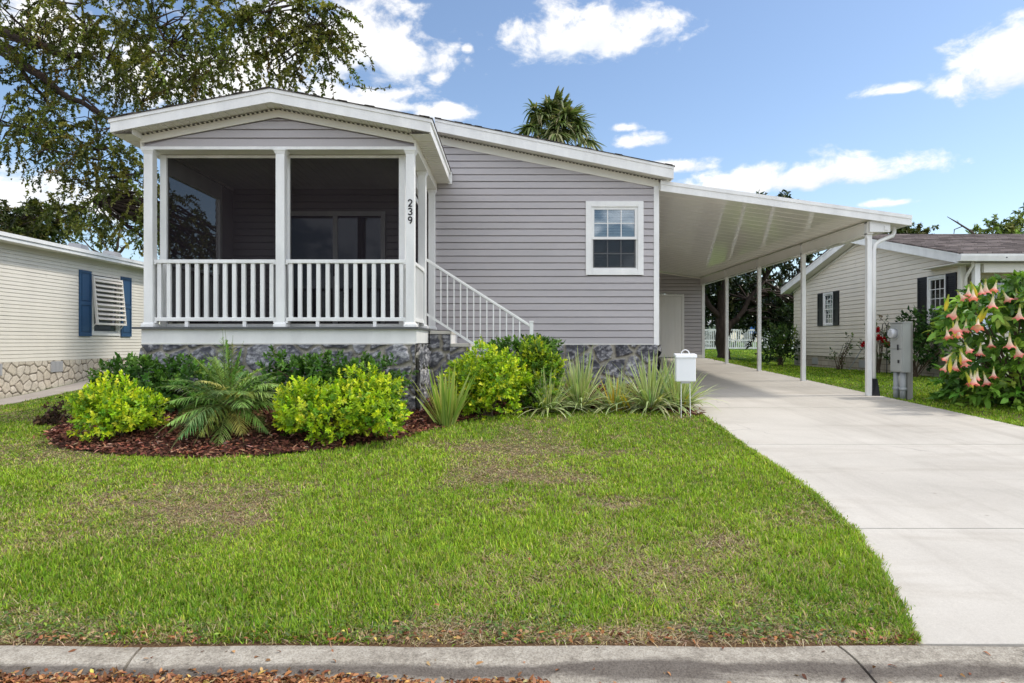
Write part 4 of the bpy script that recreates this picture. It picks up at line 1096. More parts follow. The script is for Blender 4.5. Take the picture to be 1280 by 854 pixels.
for yb_, s_ in ((ry0 - .03, 1), (ry1 + .03, -1)):
    p = [(RXE - .02, yb_, qtop(yb_) + .003), (18.3, yb_, qtop(yb_) + .003), (18.3, qm, qtop(qm) + .003), (RXE - .02, qm, qtop(qm) + .003)]
    r.hexa(p + [(a, b, c + .02) for a, b, c in p])
    n = 26
    for k in range(n):  # shingle courses as real laps
        y_a = yb_ + (qm - yb_) * k / n; y_b = yb_ + (qm - yb_) * (k + 1) / n
        r.quad((RXE - .025, y_a, qtop(y_a) + .036), (18.3, y_a, qtop(y_a) + .036), (18.3, y_b, qtop(y_b) + .0255), (RXE - .025, y_b, qtop(y_b) + .0255))
        r.quad((RXE - .025, y_a, qtop(y_a) + .0235), (18.3, y_a, qtop(y_a) + .0235), (18.3, y_a, qtop(y_a) + .036), (RXE - .025, y_a, qtop(y_a) + .036))
r.build('roof', 'brown_shingle', rh)
gm = MB()
for (a, b, dz) in ((RXE - .02, 18.3, .0),):
    gm.prism([(a, ry0 - .12, 2.93), (a, ry0 - .0, 2.93), (a, ry0 - .0, 3.075), (a, ry0 - .14, 3.075), (a, ry0 - .14, 3.03)], (b - a, 0, 0))
gm.build('gutter', 'white', rh, .004)
gs = MB()
for i in range(9): gs.tube([(RXE + .9 + i * .75, ry0 - .128, 3.0), (RXE + .9 + i * .75, ry0 - .146, 3.0)], .012, 6)
gs.build('gutter_spike', 'dark_metal', rh)
MB().box(QX + .3, 18, 13.38, 13.46, 2.72, 2.895).build('header', 'soffit', rh)
sash_window(rh, (rw1[0], rw1[1], rw1[2], rw1[3]), 0, grid=(3, 3), casing=.05, screen=False, blinds='curtain', axis='y', X0=QX - .002, sgn=-1, cell_mat='clear_glass')
sash_window(rh, (rw2[0], rw2[1], rw2[2], rw2[3]), 0, grid=(3, 3), casing=.05, screen=False, blinds='curtain', axis='y', X0=QX - .002, sgn=-1, cell_mat='clear_glass')
shutter(rh, QX, -1, 18.67, 18.98, 1.77, 2.76, 'black', False); shutter(rh, QX, -1, 19.63, 19.95, 1.77, 2.76, 'black', False)
shutter(rh, QX, -1, 13.73, 14.05, 1.30, 2.76, 'black', False); shutter(rh, QX, -1, 14.71, 15.03, 1.30, 2.76, 'black', False)
sash_window(rh, (10.15, 12.1, 1.5, 2.78), 14.58, grid=(6, 2), casing=.06, screen=False, blinds='curtain', cell_mat='clear_glass')
shutter(rh, 0, -1, 9.72, 10.12, 1.5, 2.79, 'black', False, axis='x', y=14.6)

# ================================================================ back yard: fence, outbuilding, umbrellas
fn = thing('picket_fence', 'white picket fence along the pool behind the carport', 'fence', (13, 36, .84))
FY = 36.0; z0f = gzs(13, 36)
fx0, fx1 = 8.4, 19.0
pk = MB(); xk = fx0 + .1
while xk < fx1:
    pk.box(xk, xk + .045, FY - .02, FY + .01, z0f + .12, z0f + 1.06); xk += .105
pk.build('picket_panel', 'white', fn)
MB().box(fx0, fx1, FY - .03, FY + .03, z0f + 1.06, z0f + 1.14).box(fx0, fx1, FY - .025, FY + .025, z0f + .06, z0f + .14).box(fx0, fx1, FY - .026, FY + .026, z0f + .50, z0f + .56).build('fence_rail', 'white', fn)
for xk in np.arange(fx0, fx1 + .1, 2.42) + .9:
    p = MB(); p.box(xk - .08, xk + .08, FY - .08, FY + .08, z0f - .05, z0f + 1.22)
    p.hexa([(xk - .1, FY - .1, z0f + 1.2205), (xk + .1, FY - .1, z0f + 1.2205), (xk + .1, FY + .1, z0f + 1.2205), (xk - .1, FY + .1, z0f + 1.2205), (xk - .02, FY - .02, z0f + 1.32), (xk + .02, FY - .02, z0f + 1.32), (xk + .02, FY + .02, z0f + 1.32), (xk - .02, FY + .02, z0f + 1.32)])
    p.build('fence_post', 'white', fn)
ob = thing('outbuilding', 'low white outbuilding with a pale roof beyond the picket fence', 'outbuilding', (13.5, 58, .84))
MB().box(9.5, 18.9, 57, 62, .8, 2.75).build('wall', 'white', ob)
MB().prism([(9.2, 56.6, 2.75), (9.2, 62.4, 2.75), (9.2, 59.5, 4.1)], (10.1, 0, 0)).build('roof', 'vent', ob)
MB().box(9.2, 19.3, 56.5, 56.6, 2.68, 2.86).build('fascia', 'white', ob)
for nm, lab, x, y, h, mt, wd in (('patio_umbrella', 'closed blue patio umbrella rising above the picket fence', 14.6, 39.3, 2.55, 'umbrella_blue', .24), ('patio_umbrella', 'closed brown patio umbrella above the picket fence, under the dark trees', 15.85, 39.6, 2.6, 'umbrella_tan', .2)):
    u = thing(nm, lab, 'umbrella', (x, y, .7)); z0 = .74
    MB().tube([(x, y, z0), (x, y, h + .05)], .025, 8).build('pole', 'white', u)
    m = MB(); zs = [1.75, 1.8, 2.0, 2.25, h - .08, h]; rr = [wd * .75, wd, wd * .85, wd * .6, wd * .28, .03]
    n = 16; i0 = len(m.v)
    for z_, r_ in zip(zs, rr):
        for j in range(n):
            a = 2 * math.pi * j / n; q = r_ * (1 + .22 * (1 if j % 2 else -1)); m.v.append((x + q * math.cos(a), y + q * math.sin(a), z_))
    for k in range(len(zs) - 1):
        for j in range(n): m.f.append((i0 + k * n + j, i0 + k * n + (j + 1) % n, i0 + (k + 1) * n + (j + 1) % n, i0 + (k + 1) * n + j))
    m.f.append(tuple(i0 + (len(zs) - 1) * n + j for j in range(n)))
    m.build('canopy', mt, u)

# ================================================================ meter pedestal, sign box, garden stakes
mt_ = thing('electric_meter', 'grey electric meter cabinet on conduit legs beside the driveway', 'meter', (6.35, 10.65, .36))
mx = 6.30; g_ = gzs(6.4, 10.6)
MB().box(mx, mx + .13, 10.50, 10.84, .80, 1.60).box(mx - .012, mx - .001, 10.515, 10.825, .815, 1.17).box(mx - .012, mx - .001, 10.515, 10.825, 1.185, 1.585).box(mx - .02, mx + .14, 10.49, 10.85, 1.601, 1.615).build('cabinet', 'metal_grey', mt_, .005)
hd = MB()
hd.tube([(mx - .012, 10.66, 1.43), (mx - .03, 10.66, 1.43)], .095, 20); hd.build('meter_collar', 'metal_grey', mt_)
hd = MB(); hd.tube([(mx - .0305, 10.66, 1.43), (mx - .11, 10.66, 1.43), (mx - .125, 10.66, 1.43)], [.082, .078, .06], 20); hd.build('meter_dial', glass('meter_glass', (.55, .56, .58), .25), mt_, smooth=True)
MB().box(mx - .03, mx - .0125, 10.59, 10.61, 1.16, 1.25).box(mx - .022, mx - .0125, 10.57, 10.61, .95, 1.0).build('latch', 'dark_metal', mt_)
for yk in (10.60, 10.78):
    MB().tube([(mx + .065, yk, g_ - .02), (mx + .065, yk, .30), (mx + .065, yk, .80)], [.052, .047, .047], 12).tube([(mx + .065, yk, .50), (mx + .065, yk, .55)], .058, 12).build('leg', 'pvc_grey', mt_, smooth=True)
MB().box(mx + .135, mx + .225, 10.60, 10.70, g_ - .05, 1.63).build('support_post', 'grey_wood', mt_)

fb = thing('flyer_box', 'white flyer box on two thin wire legs at the edge of the lawn', 'flyer box', (2.32, 8.72, .35))
bxm = 2.32; by = 8.72; bz = E - 50 / 93.3; bt = E - 16 / 93.3
m = MB(); m.box(bxm - .132, bxm + .132, by - .045, by + .045, bz, bt - .03); m.build('box', 'sign_white', fb, .012)
m = MB(); m.prism([(bxm - .143, by - .065, bt - .045), (bxm - .143, by - .055, bt - .002), (bxm - .143, by + .055, bt + .012), (bxm - .143, by + .055, bt - .029)], (.286, 0, 0)); lid = m.build('lid', 'sign_white', fb, .006)
m = MB(); m.tube([(bxm - .055 + .055 * (1 - math.cos(a)), by, bt + .06 * math.sin(a)) for a in np.linspace(0, math.pi, 11)], .007, 6); m.build('handle', 'sign_white', lid, smooth=True)
m = MB(); m.box(bxm - .06, bxm + .06, by - .03, by + .03, bz - .022, bz - .001); m.build('clip', 'vent', fb)
for s_ in (-1, 1):
    m = MB(); m.tube([(bxm + s_ * .058, by - .01, bz), (bxm + s_ * .062, by - .03, gzs(2.3, by) - .05)], .0055, 6); m.build('leg', 'white', fb)

def hook_pole(x, y, h, label, n=2):
    t = thing('garden_hook', label, 'garden hook', (x, y, gzs(x, y))); z = gzs(x, y)
    MB().tube([(x, y, z), (x, y, z + h)], .011, 6).build('pole', 'dark_metal', t)
    for k in range(n):
        s_ = -1 if k else 1
        MB().tube([(x, y, z + h - .02), (x + s_ * .05, y, z + h + .06), (x + s_ * .1, y, z + h + .02), (x + s_ * .12, y, z + h - .30)], .009, 6).build('hook', 'dark_metal', t)
hook_pole(8.95, 15.55, 1.18, 'black double garden hook standing among the red roses')
ck = thing('walking_cane', 'thin grey cane with a black grip leaning on the beige wall', 'cane', (9.0, 16.9, .5))
MB().tube([(8.95, 17.3, .55), (9.25, 16.95, 1.33)], .012, 6).build('shaft', 'pvc_grey', ck)
MB().tube([(9.245, 16.955, 1.30), (9.28, 16.92, 1.40), (9.20, 16.85, 1.44)], .026, 6).build('grip', 'dark_metal', ck)
# ================================================================ planting bed
def yground(py): return 1.3635 / ((py - 427) / F + .0395)
front = [(62, 551), (75, 561), (150, 571), (230, 574), (330, 572), (420, 563), (500, 550), (560, 533), (620, 520), (680, 513), (760, 512), (830, 516), (882, 522)]
BED = []
for px, py in front:
    Y = yground(py); BED.append(((px - 640) / F * Y, Y))
BED += [(2.52, 9.5), (2.44, 11.1), (-1.1, 11.1), (-1.2, 8.7), (-4.95, 8.7), (-5.3, 8.3), (-5.3, 7.4)]
BED = np.array(BED)
def in_bed(x, y):
    x = np.asarray(x, float); y = np.asarray(y, float); c = np.zeros(x.shape, bool)
    for (x0, y0), (x1, y1) in zip(BED, np.roll(BED, -1, 0)):
        with np.errstate(divide='ignore', invalid='ignore'):
            k = ((y0 > y) != (y1 > y)) & (x < (x1 - x0) * (y - y0) / (y1 - y0 + 1e-12) + x0)
        c ^= k
    return c
def bed_dist(x, y):       # distance to the lawn edge of the bed
    x = np.asarray(x, float); y = np.asarray(y, float); d = np.full(x.shape, 9.)
    for (x0, y0), (x1, y1) in zip(BED[:len(front)-1], BED[1:len(front)]):
        vx, vy = x1 - x0, y1 - y0; t = np.clip(((x - x0) * vx + (y - y0) * vy) / (vx * vx + vy * vy), 0, 1)
        d = np.minimum(d, np.hypot(x - x0 - t * vx, y - y0 - t * vy))
    return d
def bz(x, y): return gz(x, y) + .015 + .17 * sstep(0, 1.5, bed_dist(x, y)) + .03 * (vnoise(x, y, 3.1, 4) - .4)
xs = np.arange(-5.5, 2.8, .045); ys = np.arange(5.9, 11.15, .045)
X, Y = np.meshgrid(xs, ys); Zb = bz(X, Y); V = np.stack([X, Y, Zb], -1).reshape(-1, 3); nx = len(xs)
i = np.arange((len(ys) - 1) * nx).reshape(len(ys) - 1, nx)[:, :-1].ravel()
cx = V[i, 0] + .022; cy = V[i, 1] + .022; i = i[in_bed(cx, cy)]
Fq = np.stack([i, i + 1, i + 1 + nx, i + nx], 1)
used = np.unique(Fq); rm = np.zeros(len(V), np.int64); rm[used] = np.arange(len(used))
tag(mesh_np('mulch_bed', V[used], [rm[Fq]], None, 'mulch', smooth=True), kind='stuff')
n = 52000
P = np.stack([RNG.uniform(-5.4, 2.7, n), RNG.uniform(5.9, 11, n), np.zeros(n)], 1)
jit = RNG.normal(0, .05, (n, 2)); keep = in_bed(P[:, 0] + jit[:, 0], P[:, 1] + jit[:, 1]); P = P[keep]; n = len(P)
P[:, 2] = bz(P[:, 0], P[:, 1]) + RNG.uniform(0, .035, n)
D = np.concatenate([RNG.normal(0, 1, (n, 2)), RNG.normal(0, .25, (n, 1))], 1); N = np.concatenate([RNG.normal(0, .5, (n, 2)), np.ones((n, 1))], 1)
C = pick([(.22, .080, .048), (.13, .048, .032), (.33, .165, .105), (.42, .26, .19), (.06, .026, .018)], [4, 4, 2, .7, 2.4], n)
V, Fc, C = leaves(P, D, N, RNG.uniform(.022, .085, n), RNG.uniform(.012, .032, n), C, curl=.1)
tag(mesh_np('mulch_chips', V, Fc, C, 'chip'), kind='stuff')

# ================================================================ lawn
def dryness(x, y):
    """0 lush .. 1 bare, from patches of worn turf"""
    v = .55 * vnoise(x, y, .9, 3) + .30 * vnoise(x, y, 2.3, 8) + .25 * vnoise(x, y, 6.0, 5)
    p = 0
    for (a, b, rx, ry, k) in ((.33, 5.5, .62, .30, .46), (.02, 4.65, .35, .22, .40), (.62, 4.65, .30, .2, .45), (-1.15, 4.35, .3, .18, .24), (-2.05, 4.6, .3, .14, .16), (-3.1, 4.9, .2, .12, .3), (1.3, 3.9, .18, .1, .35), (.9, 6.4, .2, .14, .4), (-.9, 3.5, .2, .1, .3), (-.6, 6.75, .7, .22, .42), (.45, 8.4, .4, .2, .3), (1.2, 7.2, .5, .2, .32), (-2.4, 6.3, .8, .2, .2), (-.3, 5.7, .8, .5, .18), (-3.2, 5.4, 1.0, .4, .2), (-1.7, 2.85, 1.3, .16, .5), (-.35, 2.80, .5, .10, .5), (.55, 2.78, .7, .08, .40), (-.95, 2.82, .25, .16, .35)):
        p = np.maximum(p, k * np.exp(-((x - a) / rx) ** 2 - ((y - b) / ry) ** 2))
    p = p * (.25 + 1.5 * vnoise(x, y, 8.5, 61) * (.4 + 1.1 * vnoise(x, y, 3.2, 62)))
    edge = .30 * np.exp(-((y - YK) / .09) ** 2)
    right = -.10 * sstep(.3, 2.0, x) + .05 * sstep(0, -3, x)
    return np.clip(v - .48 + p * .66 + edge + right, 0, 1)

def lawn_pts(n, x0, x1, y0, y1, power):
    u = RNG.random(n); y = (y0 ** (1 - power) + u * (y1 ** (1 - power) - y0 ** (1 - power))) ** (1 / (1 - power))
    x = RNG.uniform(-1, 1, n) * (.83 * y + .3)
    k = (x > x0) & (x < x1); return x[k], y[k]
gx_, gy_ = lawn_pts(760000, -12, 7.5, YK + .02, 20, 1.35)
wob = .035 * (vnoise(gx_, gy_, 7, 9) - .5) * 2
onlawn = (gx_ < drive_left(gy_) + .015 + wob) & ~((gy_ > 8.55) & (gx_ > -5.1) & (gx_ < -.9)) & ~((gy_ > 9.45) & (gx_ > -1.2)) & ~in_bed(gx_, gy_ - .02 + wob) & ~((gx_ < -9.72) & (gx_ > -10.5) & (gy_ > 5)) & (gx_ > -10.0 - 20 * (gy_ < 5))
rx_, ry_ = lawn_pts(700000, 6.2, 20, 6.5, 34, 1.1)
rwall = ~((rx_ > 9.35) & (ry_ > 13.5) & (ry_ < 22)) & (rx_ > DR + .01)
gx_ = np.concatenate([gx_[onlawn], rx_[rwall]]); gy_ = np.concatenate([gy_[onlawn], ry_[rwall]])
dr_ = dryness(gx_, gy_); dr_ = np.where(gx_ > 6, .02, dr_)
keep = RNG.random(len(gx_)) > dr_ * 1.15 - .05
gx_, gy_, dr_ = gx_[keep], gy_[keep], dr_[keep]
rep = lambda a: np.repeat(a[::7], 7)
tsz = .016 * np.maximum(1, rep(gy_) / 4)
gx_, gy_, dr_ = rep(gx_), rep(gy_), rep(dr_); n = len(gx_); gx_ = gx_ + RNG.normal(0, 1, n) * tsz; gy_ = np.maximum(gy_ + RNG.normal(0, 1, n) * tsz, YK + .012)
ne = 15000; ye = 2.72 + (8.8 - 2.72) * RNG.random(ne) ** 1.5; xe = drive_left(ye) - .012 + RNG.normal(0, .012, ne) + .02 * (vnoise(ye, 0 * ye, 5, 2) - .5)
ye2 = 7 + 13 * RNG.random(9000) ** 1.4; xe2 = DR + .0 + RNG.normal(.01, .015, 9000)
gx_ = np.concatenate([gx_, xe, xe2]); gy_ = np.concatenate([gy_, ye, ye2]); dr_ = np.concatenate([dr_, 0 * xe + .05, 0 * xe2]); n = len(gx_)
P = np.stack([gx_, gy_, gz(gx_, gy_) + .002], 1)
hv = np.repeat(RNG.random((n // 7 + 1, 3)), 7, 0)[:n]   # seven blades share a tuft
hsh = lambda s_: hv[:, s_ % 3]
lean = np.abs(RNG.normal(0, .5, n)) + .15 + dr_ * 1.5; az = hsh(3) * 6.283 + RNG.normal(0, .9, n); tuft = .7 + .6 * hsh(4)
D = np.stack([np.cos(az) * lean, np.sin(az) * lean, np.ones(n)], 1)
tall = .040 + .026 * vnoise(gx_, gy_, 1.4, 21)
Ln = tall * tuft * RNG.uniform(.55, 1.25, n) * (1 - .45 * np.clip(dr_ * 2, 0, 1)); Ln = np.where(gx_ > 6, Ln * .9, Ln)
W = RNG.uniform(.0036, .0072, n) * np.maximum(1, gy_ / 3.8) ** .9
dry = np.clip(dr_ * 1.9 + RNG.normal(0, .12, n), 0, 1)
G = pick([(.235, .41, .020), (.33, .50, .036), (.15, .29, .02), (.48, .55, .06)], [4, 4, 2.5, 1.6], n, .16, .05)
S = pick([(.56, .45, .24), (.42, .30, .16), (.50, .45, .18), (.26, .17, .10)], [3, 2, 2.5, 1], n, .18, .05)
mixk = (RNG.random(n) < (.05 + dry * .80)).astype(float)[:, None]
mixk = np.where((gx_ > 6)[:, None], mixk * (RNG.random((n, 1)) < .25), mixk)
pv = vnoise(gx_, gy_, 1.3, 51)[:, None]; G = G * (.80 + .38 * pv) * np.array([1.0, 1.0, 1.0]) + (pv - .5) * np.array([.05, .02, 0]); G = np.clip(G, .01, .9)
C1 = (G * (1 - mixk) + S * mixk) * (.78 + .44 * hsh(5))[:, None]; C0 = C1 * .8
tip = (RNG.random(n) < .18)[:, None]; C1 = np.where(tip, C1 * .5 + np.array([.4, .34, .17]) * .5, C1)
V, Fg, C = ribbons(P, D, Ln, W, RNG.uniform(.1, .7, n), C0, C1, segs=2, power=2.0, base_w=.7)
tag(mesh_np('lawn_grass', V, Fg, C, 'blade'), kind='stuff')
# low broad weeds and creeping cover in the thin strip behind the kerb
n = 2600; x = RNG.uniform(-2.4, 1.7, n); y = YK + .03 + np.abs(RNG.normal(0, .14, n)); k = vnoise(x, y, 3.3, 31) > .38
x, y = x[k], y[k]; n = len(x); P = np.stack([x, y, gz(x, y) + RNG.uniform(.004, .03, n)], 1)
D = np.concatenate([RNG.normal(0, 1, (n, 2)), RNG.normal(.3, .3, (n, 1))], 1); N = np.concatenate([RNG.normal(0, .4, (n, 2)), np.ones((n, 1))], 1)
V, Fc, C = leaves(P, D, N, RNG.uniform(.012, .03, n), RNG.uniform(.008, .014, n), pick([(.13, .20, .05), (.18, .27, .06), (.09, .14, .045), (.3, .42, .07)], [4, 3, 3, .6], n))
tag(mesh_np('creeping_weeds', V, Fc, C, 'blade'), kind='stuff')
# dead thatch and litter lying in the worn patches
n = 150000; x, y = lawn_pts(n, -6, 2.6, YK + .015, 8.4, 1.35); dd = dryness(x, y); k = (RNG.random(len(x)) < dd * 2.2) & (x < drive_left(y)) & ~in_bed(x, y); x, y = x[k], y[k]; n = len(x)
P = np.stack([x, y, gz(x, y) + RNG.uniform(.002, .016, n)], 1); D = np.concatenate([RNG.normal(0, 1, (n, 2)), RNG.normal(0, .15, (n, 1))], 1)
V, Fc, C = ribbons(P, D, RNG.uniform(.025, .075, n), RNG.uniform(.002, .005, n) * np.maximum(1, y / 3.5), RNG.uniform(-.1, .3, n), *(lambda c: (c, c))(pick([(.55, .43, .28), (.40, .27, .17), (.22, .13, .085), (.62, .53, .36)], [3, 3, 1.5, 2], n)), segs=2)
tag(mesh_np('dry_thatch', V, Fc, C, 'blade'), kind='stuff')

# ================================================================ fallen leaves
n = 11000
x = RNG.uniform(-2.3, .12, n); lim = .062 * (1 - .55 * sstep(-1.2, .1, x)) + .02 * vnoise(x, 0 * x, 4.5, 2)
y = 2.402 + RNG.normal(0, 1, n) * lim * .62; y = np.minimum(y, 2.50 + .02 * RNG.random(n))
k = RNG.random(n) < np.clip(1.2 - .45 * sstep(-.6, .1, x) - .75 * (vnoise(x, 0 * x, 3.0, 7) > .68), .1, 1); x, y = x[k], y[k]
x2 = RNG.uniform(-2.5, 1.7, 420); y2 = YK + .02 + np.abs(RNG.normal(0, .05, 420)); x3 = RNG.uniform(-5, 2, 40); y3 = RNG.uniform(2.9, 6.5, 40)
x4 = RNG.uniform(-2.2, 2.2, 90); y4 = RNG.uniform(2.3, 2.66, 90)
n1 = len(x); x = np.concatenate([x, x2, x3, x4]); y = np.concatenate([y, y2, y3, y4]); n = len(x)
kz = np.interp(y, [p[0] for p in prof[:8]], [p[1] for p in prof[:8]]); kz = np.where(y > YK, gz(x, y) + .012, kz)
h = np.where(np.arange(n) < n1, RNG.uniform(.002, .034, n) * np.clip(1.1 - np.abs(y - 2.40) / .10, .15, 1), .006)
h = np.where(np.arange(n) >= n1 + 420, .03 * (y > YK) + .004, h)
P = np.stack([x, y, kz + h], 1); D = np.concatenate([RNG.normal(0, 1, (n, 2)), RNG.normal(.08, .3, (n, 1))], 1); N = np.concatenate([RNG.normal(0, .55, (n, 2)), np.ones((n, 1))], 1)
C = pick([(.30, .125, .05), (.20, .085, .04), (.40, .20, .09), (.46, .30, .16), (.13, .06, .035), (.62, .44, .12)], [4, 3, 3, 1.4, 2, .5], n)
V, Fc, C = leaves(P, D, N, RNG.uniform(.018, .036, n), RNG.uniform(.009, .016, n), C, curl=.55)
tag(mesh_np('fallen_leaves', V, Fc, C, 'chip'), kind='stuff')

# ================================================================ shrubs
def lump(u, k, seed):
    r = np.random.default_rng(seed); s = np.zeros(len(u))
    for _ in range(k):
        d = unit(r.normal(0, 1, 3)); s += np.exp((u @ d - 1) * 9) * r.uniform(-.55, .50)
    return 1 + s

def bush(parent, lobes, nsp, leaf, pal, wts, name='foliage', mat='leaf', per=9, shoot=.10, up=.55, seed=1, dv=.14, width=.52, inner=.30, old=(.55, .7, .6), curl=.25):
    parts = []
    for li, (cx, cy, cz, rx, ry, rz) in enumerate(lobes):
        m = int(nsp * rx * rz ** .5 * 2.2)
        u = sphere(m * 2); u = u[u[:, 2] > -.75][:m]; m = len(u)
        r = lump(u, 26, seed + li) * np.where(RNG.random(m) < inner, RNG.uniform(.45, .95, m), RNG.uniform(.9, 1.06, m))
        c = np.array([cx, cy, cz]) + u * r[:, None] * np.array([rx, ry, rz])
        sd = unit(u * .8 + np.array([0, 0, up]) + RNG.normal(0, .35, (m, 3)))
        col = pick(pal, wts, m, dv, .06)
        t = np.tile(np.linspace(0, 1, per), (m, 1)); aa = RNG.uniform(0, 6.28, (m, 1)) + np.arange(per) * 2.4
        a1 = unit(np.cross(sd, np.array([.31, .2, .93]))); a2 = np.cross(sd, a1)
        rad = np.cos(aa)[..., None] * a1[:, None] + np.sin(aa)[..., None] * a2[:, None]
        Pp = c[:, None] + sd[:, None] * (t * shoot)[..., None]
        Dd = unit(rad * (1.05 - .75 * t)[..., None] + sd[:, None] * (.25 + .75 * t)[..., None])
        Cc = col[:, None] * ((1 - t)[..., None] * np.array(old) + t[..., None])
        k = m * per
        parts.append(leaves(Pp.reshape(k, 3), Dd.reshape(k, 3), np.repeat(sd, per, 0) + RNG.normal(0, .25, (k, 3)), leaf * RNG.uniform(.65, 1.15, k), leaf * width * RNG.uniform(.8, 1.15, k), np.clip(Cc.reshape(k, 3) * (1 + RNG.normal(0, .1, (k, 1))), .003, .9), curl))
    V, Fq, C = merge(parts)
    o = mesh_np(name, V, Fq, C, mat, parent)
    return o

def stems(parent, base, tops, r=.010, mat='stem', name='stem'):
    m = MB()
    for t in tops:
        b = np.array(base) + np.array([random.uniform(-.08, .08), random.uniform(-.06, .06), 0]); t = np.array(t); md = (b + t) / 2 + np.array([random.uniform(-.06, .06), random.uniform(-.05, .05), .05])
        m.tube([b, md, t], [r, r * .8, r * .5], 5)
    return m.build(name, mat, parent)

LIME = [(.62, .72, .025), (.42, .58, .025), (.80, .82, .07), (.20, .36, .03)]; LW = [4, 4, 1.4, 2.6]
GRN = [(.075, .17, .025), (.12, .25, .035), (.05, .115, .02), (.20, .34, .06)]; GW = [4, 3, 3, 1]
def shrub(label, name, x, y, lobes, nsp, leaf, pal, wts, group=None, cat='shrub', **kw):
    z = float(bz(x, y)) if in_bed(np.array([x]), np.array([y]))[0] else gzs(x, y)
    t = thing(name, label, cat, (x, y, z), group)
    lb = [(x + a, y + b, z + c, d, e, f) for (a, b, c, d, e, f) in lobes]
    bush(t, lb, nsp, leaf, pal, wts, **kw)
    tops = []
    for (a, b, c, d, e, f) in lb:
        for _ in range(7): tops.append((a + random.uniform(-.7, .7) * d, b + random.uniform(-.6, .6) * e, c + random.uniform(-.1, .6) * f))
    stems(t, (x, y, z - .02), tops)
    return t
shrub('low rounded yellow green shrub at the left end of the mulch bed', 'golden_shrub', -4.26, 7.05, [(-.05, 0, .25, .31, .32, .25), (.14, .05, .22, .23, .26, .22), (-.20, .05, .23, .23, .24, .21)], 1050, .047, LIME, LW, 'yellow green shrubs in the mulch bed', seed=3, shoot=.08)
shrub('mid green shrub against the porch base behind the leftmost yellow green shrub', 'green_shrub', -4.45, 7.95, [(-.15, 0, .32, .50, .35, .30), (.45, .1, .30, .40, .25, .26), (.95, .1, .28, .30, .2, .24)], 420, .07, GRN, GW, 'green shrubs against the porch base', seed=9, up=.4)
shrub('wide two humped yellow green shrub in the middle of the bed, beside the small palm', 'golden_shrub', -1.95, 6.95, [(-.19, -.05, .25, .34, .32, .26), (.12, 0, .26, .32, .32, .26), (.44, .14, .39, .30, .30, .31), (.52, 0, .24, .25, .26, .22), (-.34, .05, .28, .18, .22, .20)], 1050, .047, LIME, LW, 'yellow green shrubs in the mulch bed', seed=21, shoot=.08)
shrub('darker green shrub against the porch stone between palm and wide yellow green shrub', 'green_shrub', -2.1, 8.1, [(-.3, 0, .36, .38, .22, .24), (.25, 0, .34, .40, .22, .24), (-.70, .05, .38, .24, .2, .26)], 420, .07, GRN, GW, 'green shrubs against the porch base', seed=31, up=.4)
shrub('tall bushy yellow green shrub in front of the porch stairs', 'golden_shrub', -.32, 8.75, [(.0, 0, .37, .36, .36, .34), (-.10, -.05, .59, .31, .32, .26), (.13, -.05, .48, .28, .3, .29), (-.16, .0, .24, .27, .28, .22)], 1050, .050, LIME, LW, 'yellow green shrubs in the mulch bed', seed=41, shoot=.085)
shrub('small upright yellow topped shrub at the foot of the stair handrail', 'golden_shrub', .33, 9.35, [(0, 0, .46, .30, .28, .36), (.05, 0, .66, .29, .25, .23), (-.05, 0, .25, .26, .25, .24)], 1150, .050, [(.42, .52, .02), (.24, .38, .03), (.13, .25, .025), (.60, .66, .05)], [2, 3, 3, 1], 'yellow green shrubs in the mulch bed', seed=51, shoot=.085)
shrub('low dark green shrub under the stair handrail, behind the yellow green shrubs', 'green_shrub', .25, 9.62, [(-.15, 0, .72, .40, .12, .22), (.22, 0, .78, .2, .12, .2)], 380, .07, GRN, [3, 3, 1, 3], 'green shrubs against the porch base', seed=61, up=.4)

# pygmy date palm
def pinnate(parts, base, az, el, Ln, droop, nl, ll, lw, pal, wts, rach):
    d = np.array([math.cos(az) * math.cos(el), math.sin(az) * math.cos(el), math.sin(el)])
    t = np.linspace(0, 1, 12); c = base + d * Ln * t[:, None] + np.array([0, 0, -1.]) * droop * Ln * (t[:, None] ** 2.1)
    rach.append(c)
    tt = np.linspace(.16, .99, nl); pc = np.stack([np.interp(tt, t, c[:, k]) for k in range(3)], 1)
    tg = unit(np.gradient(pc, axis=0)); side = unit(np.cross(tg, np.array([0, 0, 1.]) + 0 * tg)); upv = np.cross(side, tg)
    lf = ll * np.sin(np.clip(tt * 1.05 + .12, 0, 1) * math.pi) ** .55 * (.55 + .45 * (1 - tt))
    col = pick(pal, wts, 1, .12)[0]
    for s_ in (-1, 1):
        D = unit(side * s_ * .8 + tg * (.55 + .5 * tt[:, None]) + upv * .12 + RNG.normal(0, .10, (nl, 3)))
        C = np.clip(np.array(col) * (1 + RNG.normal(0, .12, (nl, 1))), .004, .9)
        parts.append(ribbons(pc, D, lf, np.full(nl, lw), RNG.uniform(.25, .55, nl), C * .9, C, segs=3, power=1.8, base_w=.7))
px_, py_ = -3.08, 7.12; pz_ = float(bz(px_, py_))
palm = thing('date_palm', 'small feathery date palm with arching green fronds in the mulch bed', 'palm', (px_, py_, pz_))
parts = []; rach = []
PG = [(.21, .38, .09), (.34, .52, .14), (.17, .31, .09), (.50, .60, .20)]
crown = np.array([px_, py_, pz_ + .24])
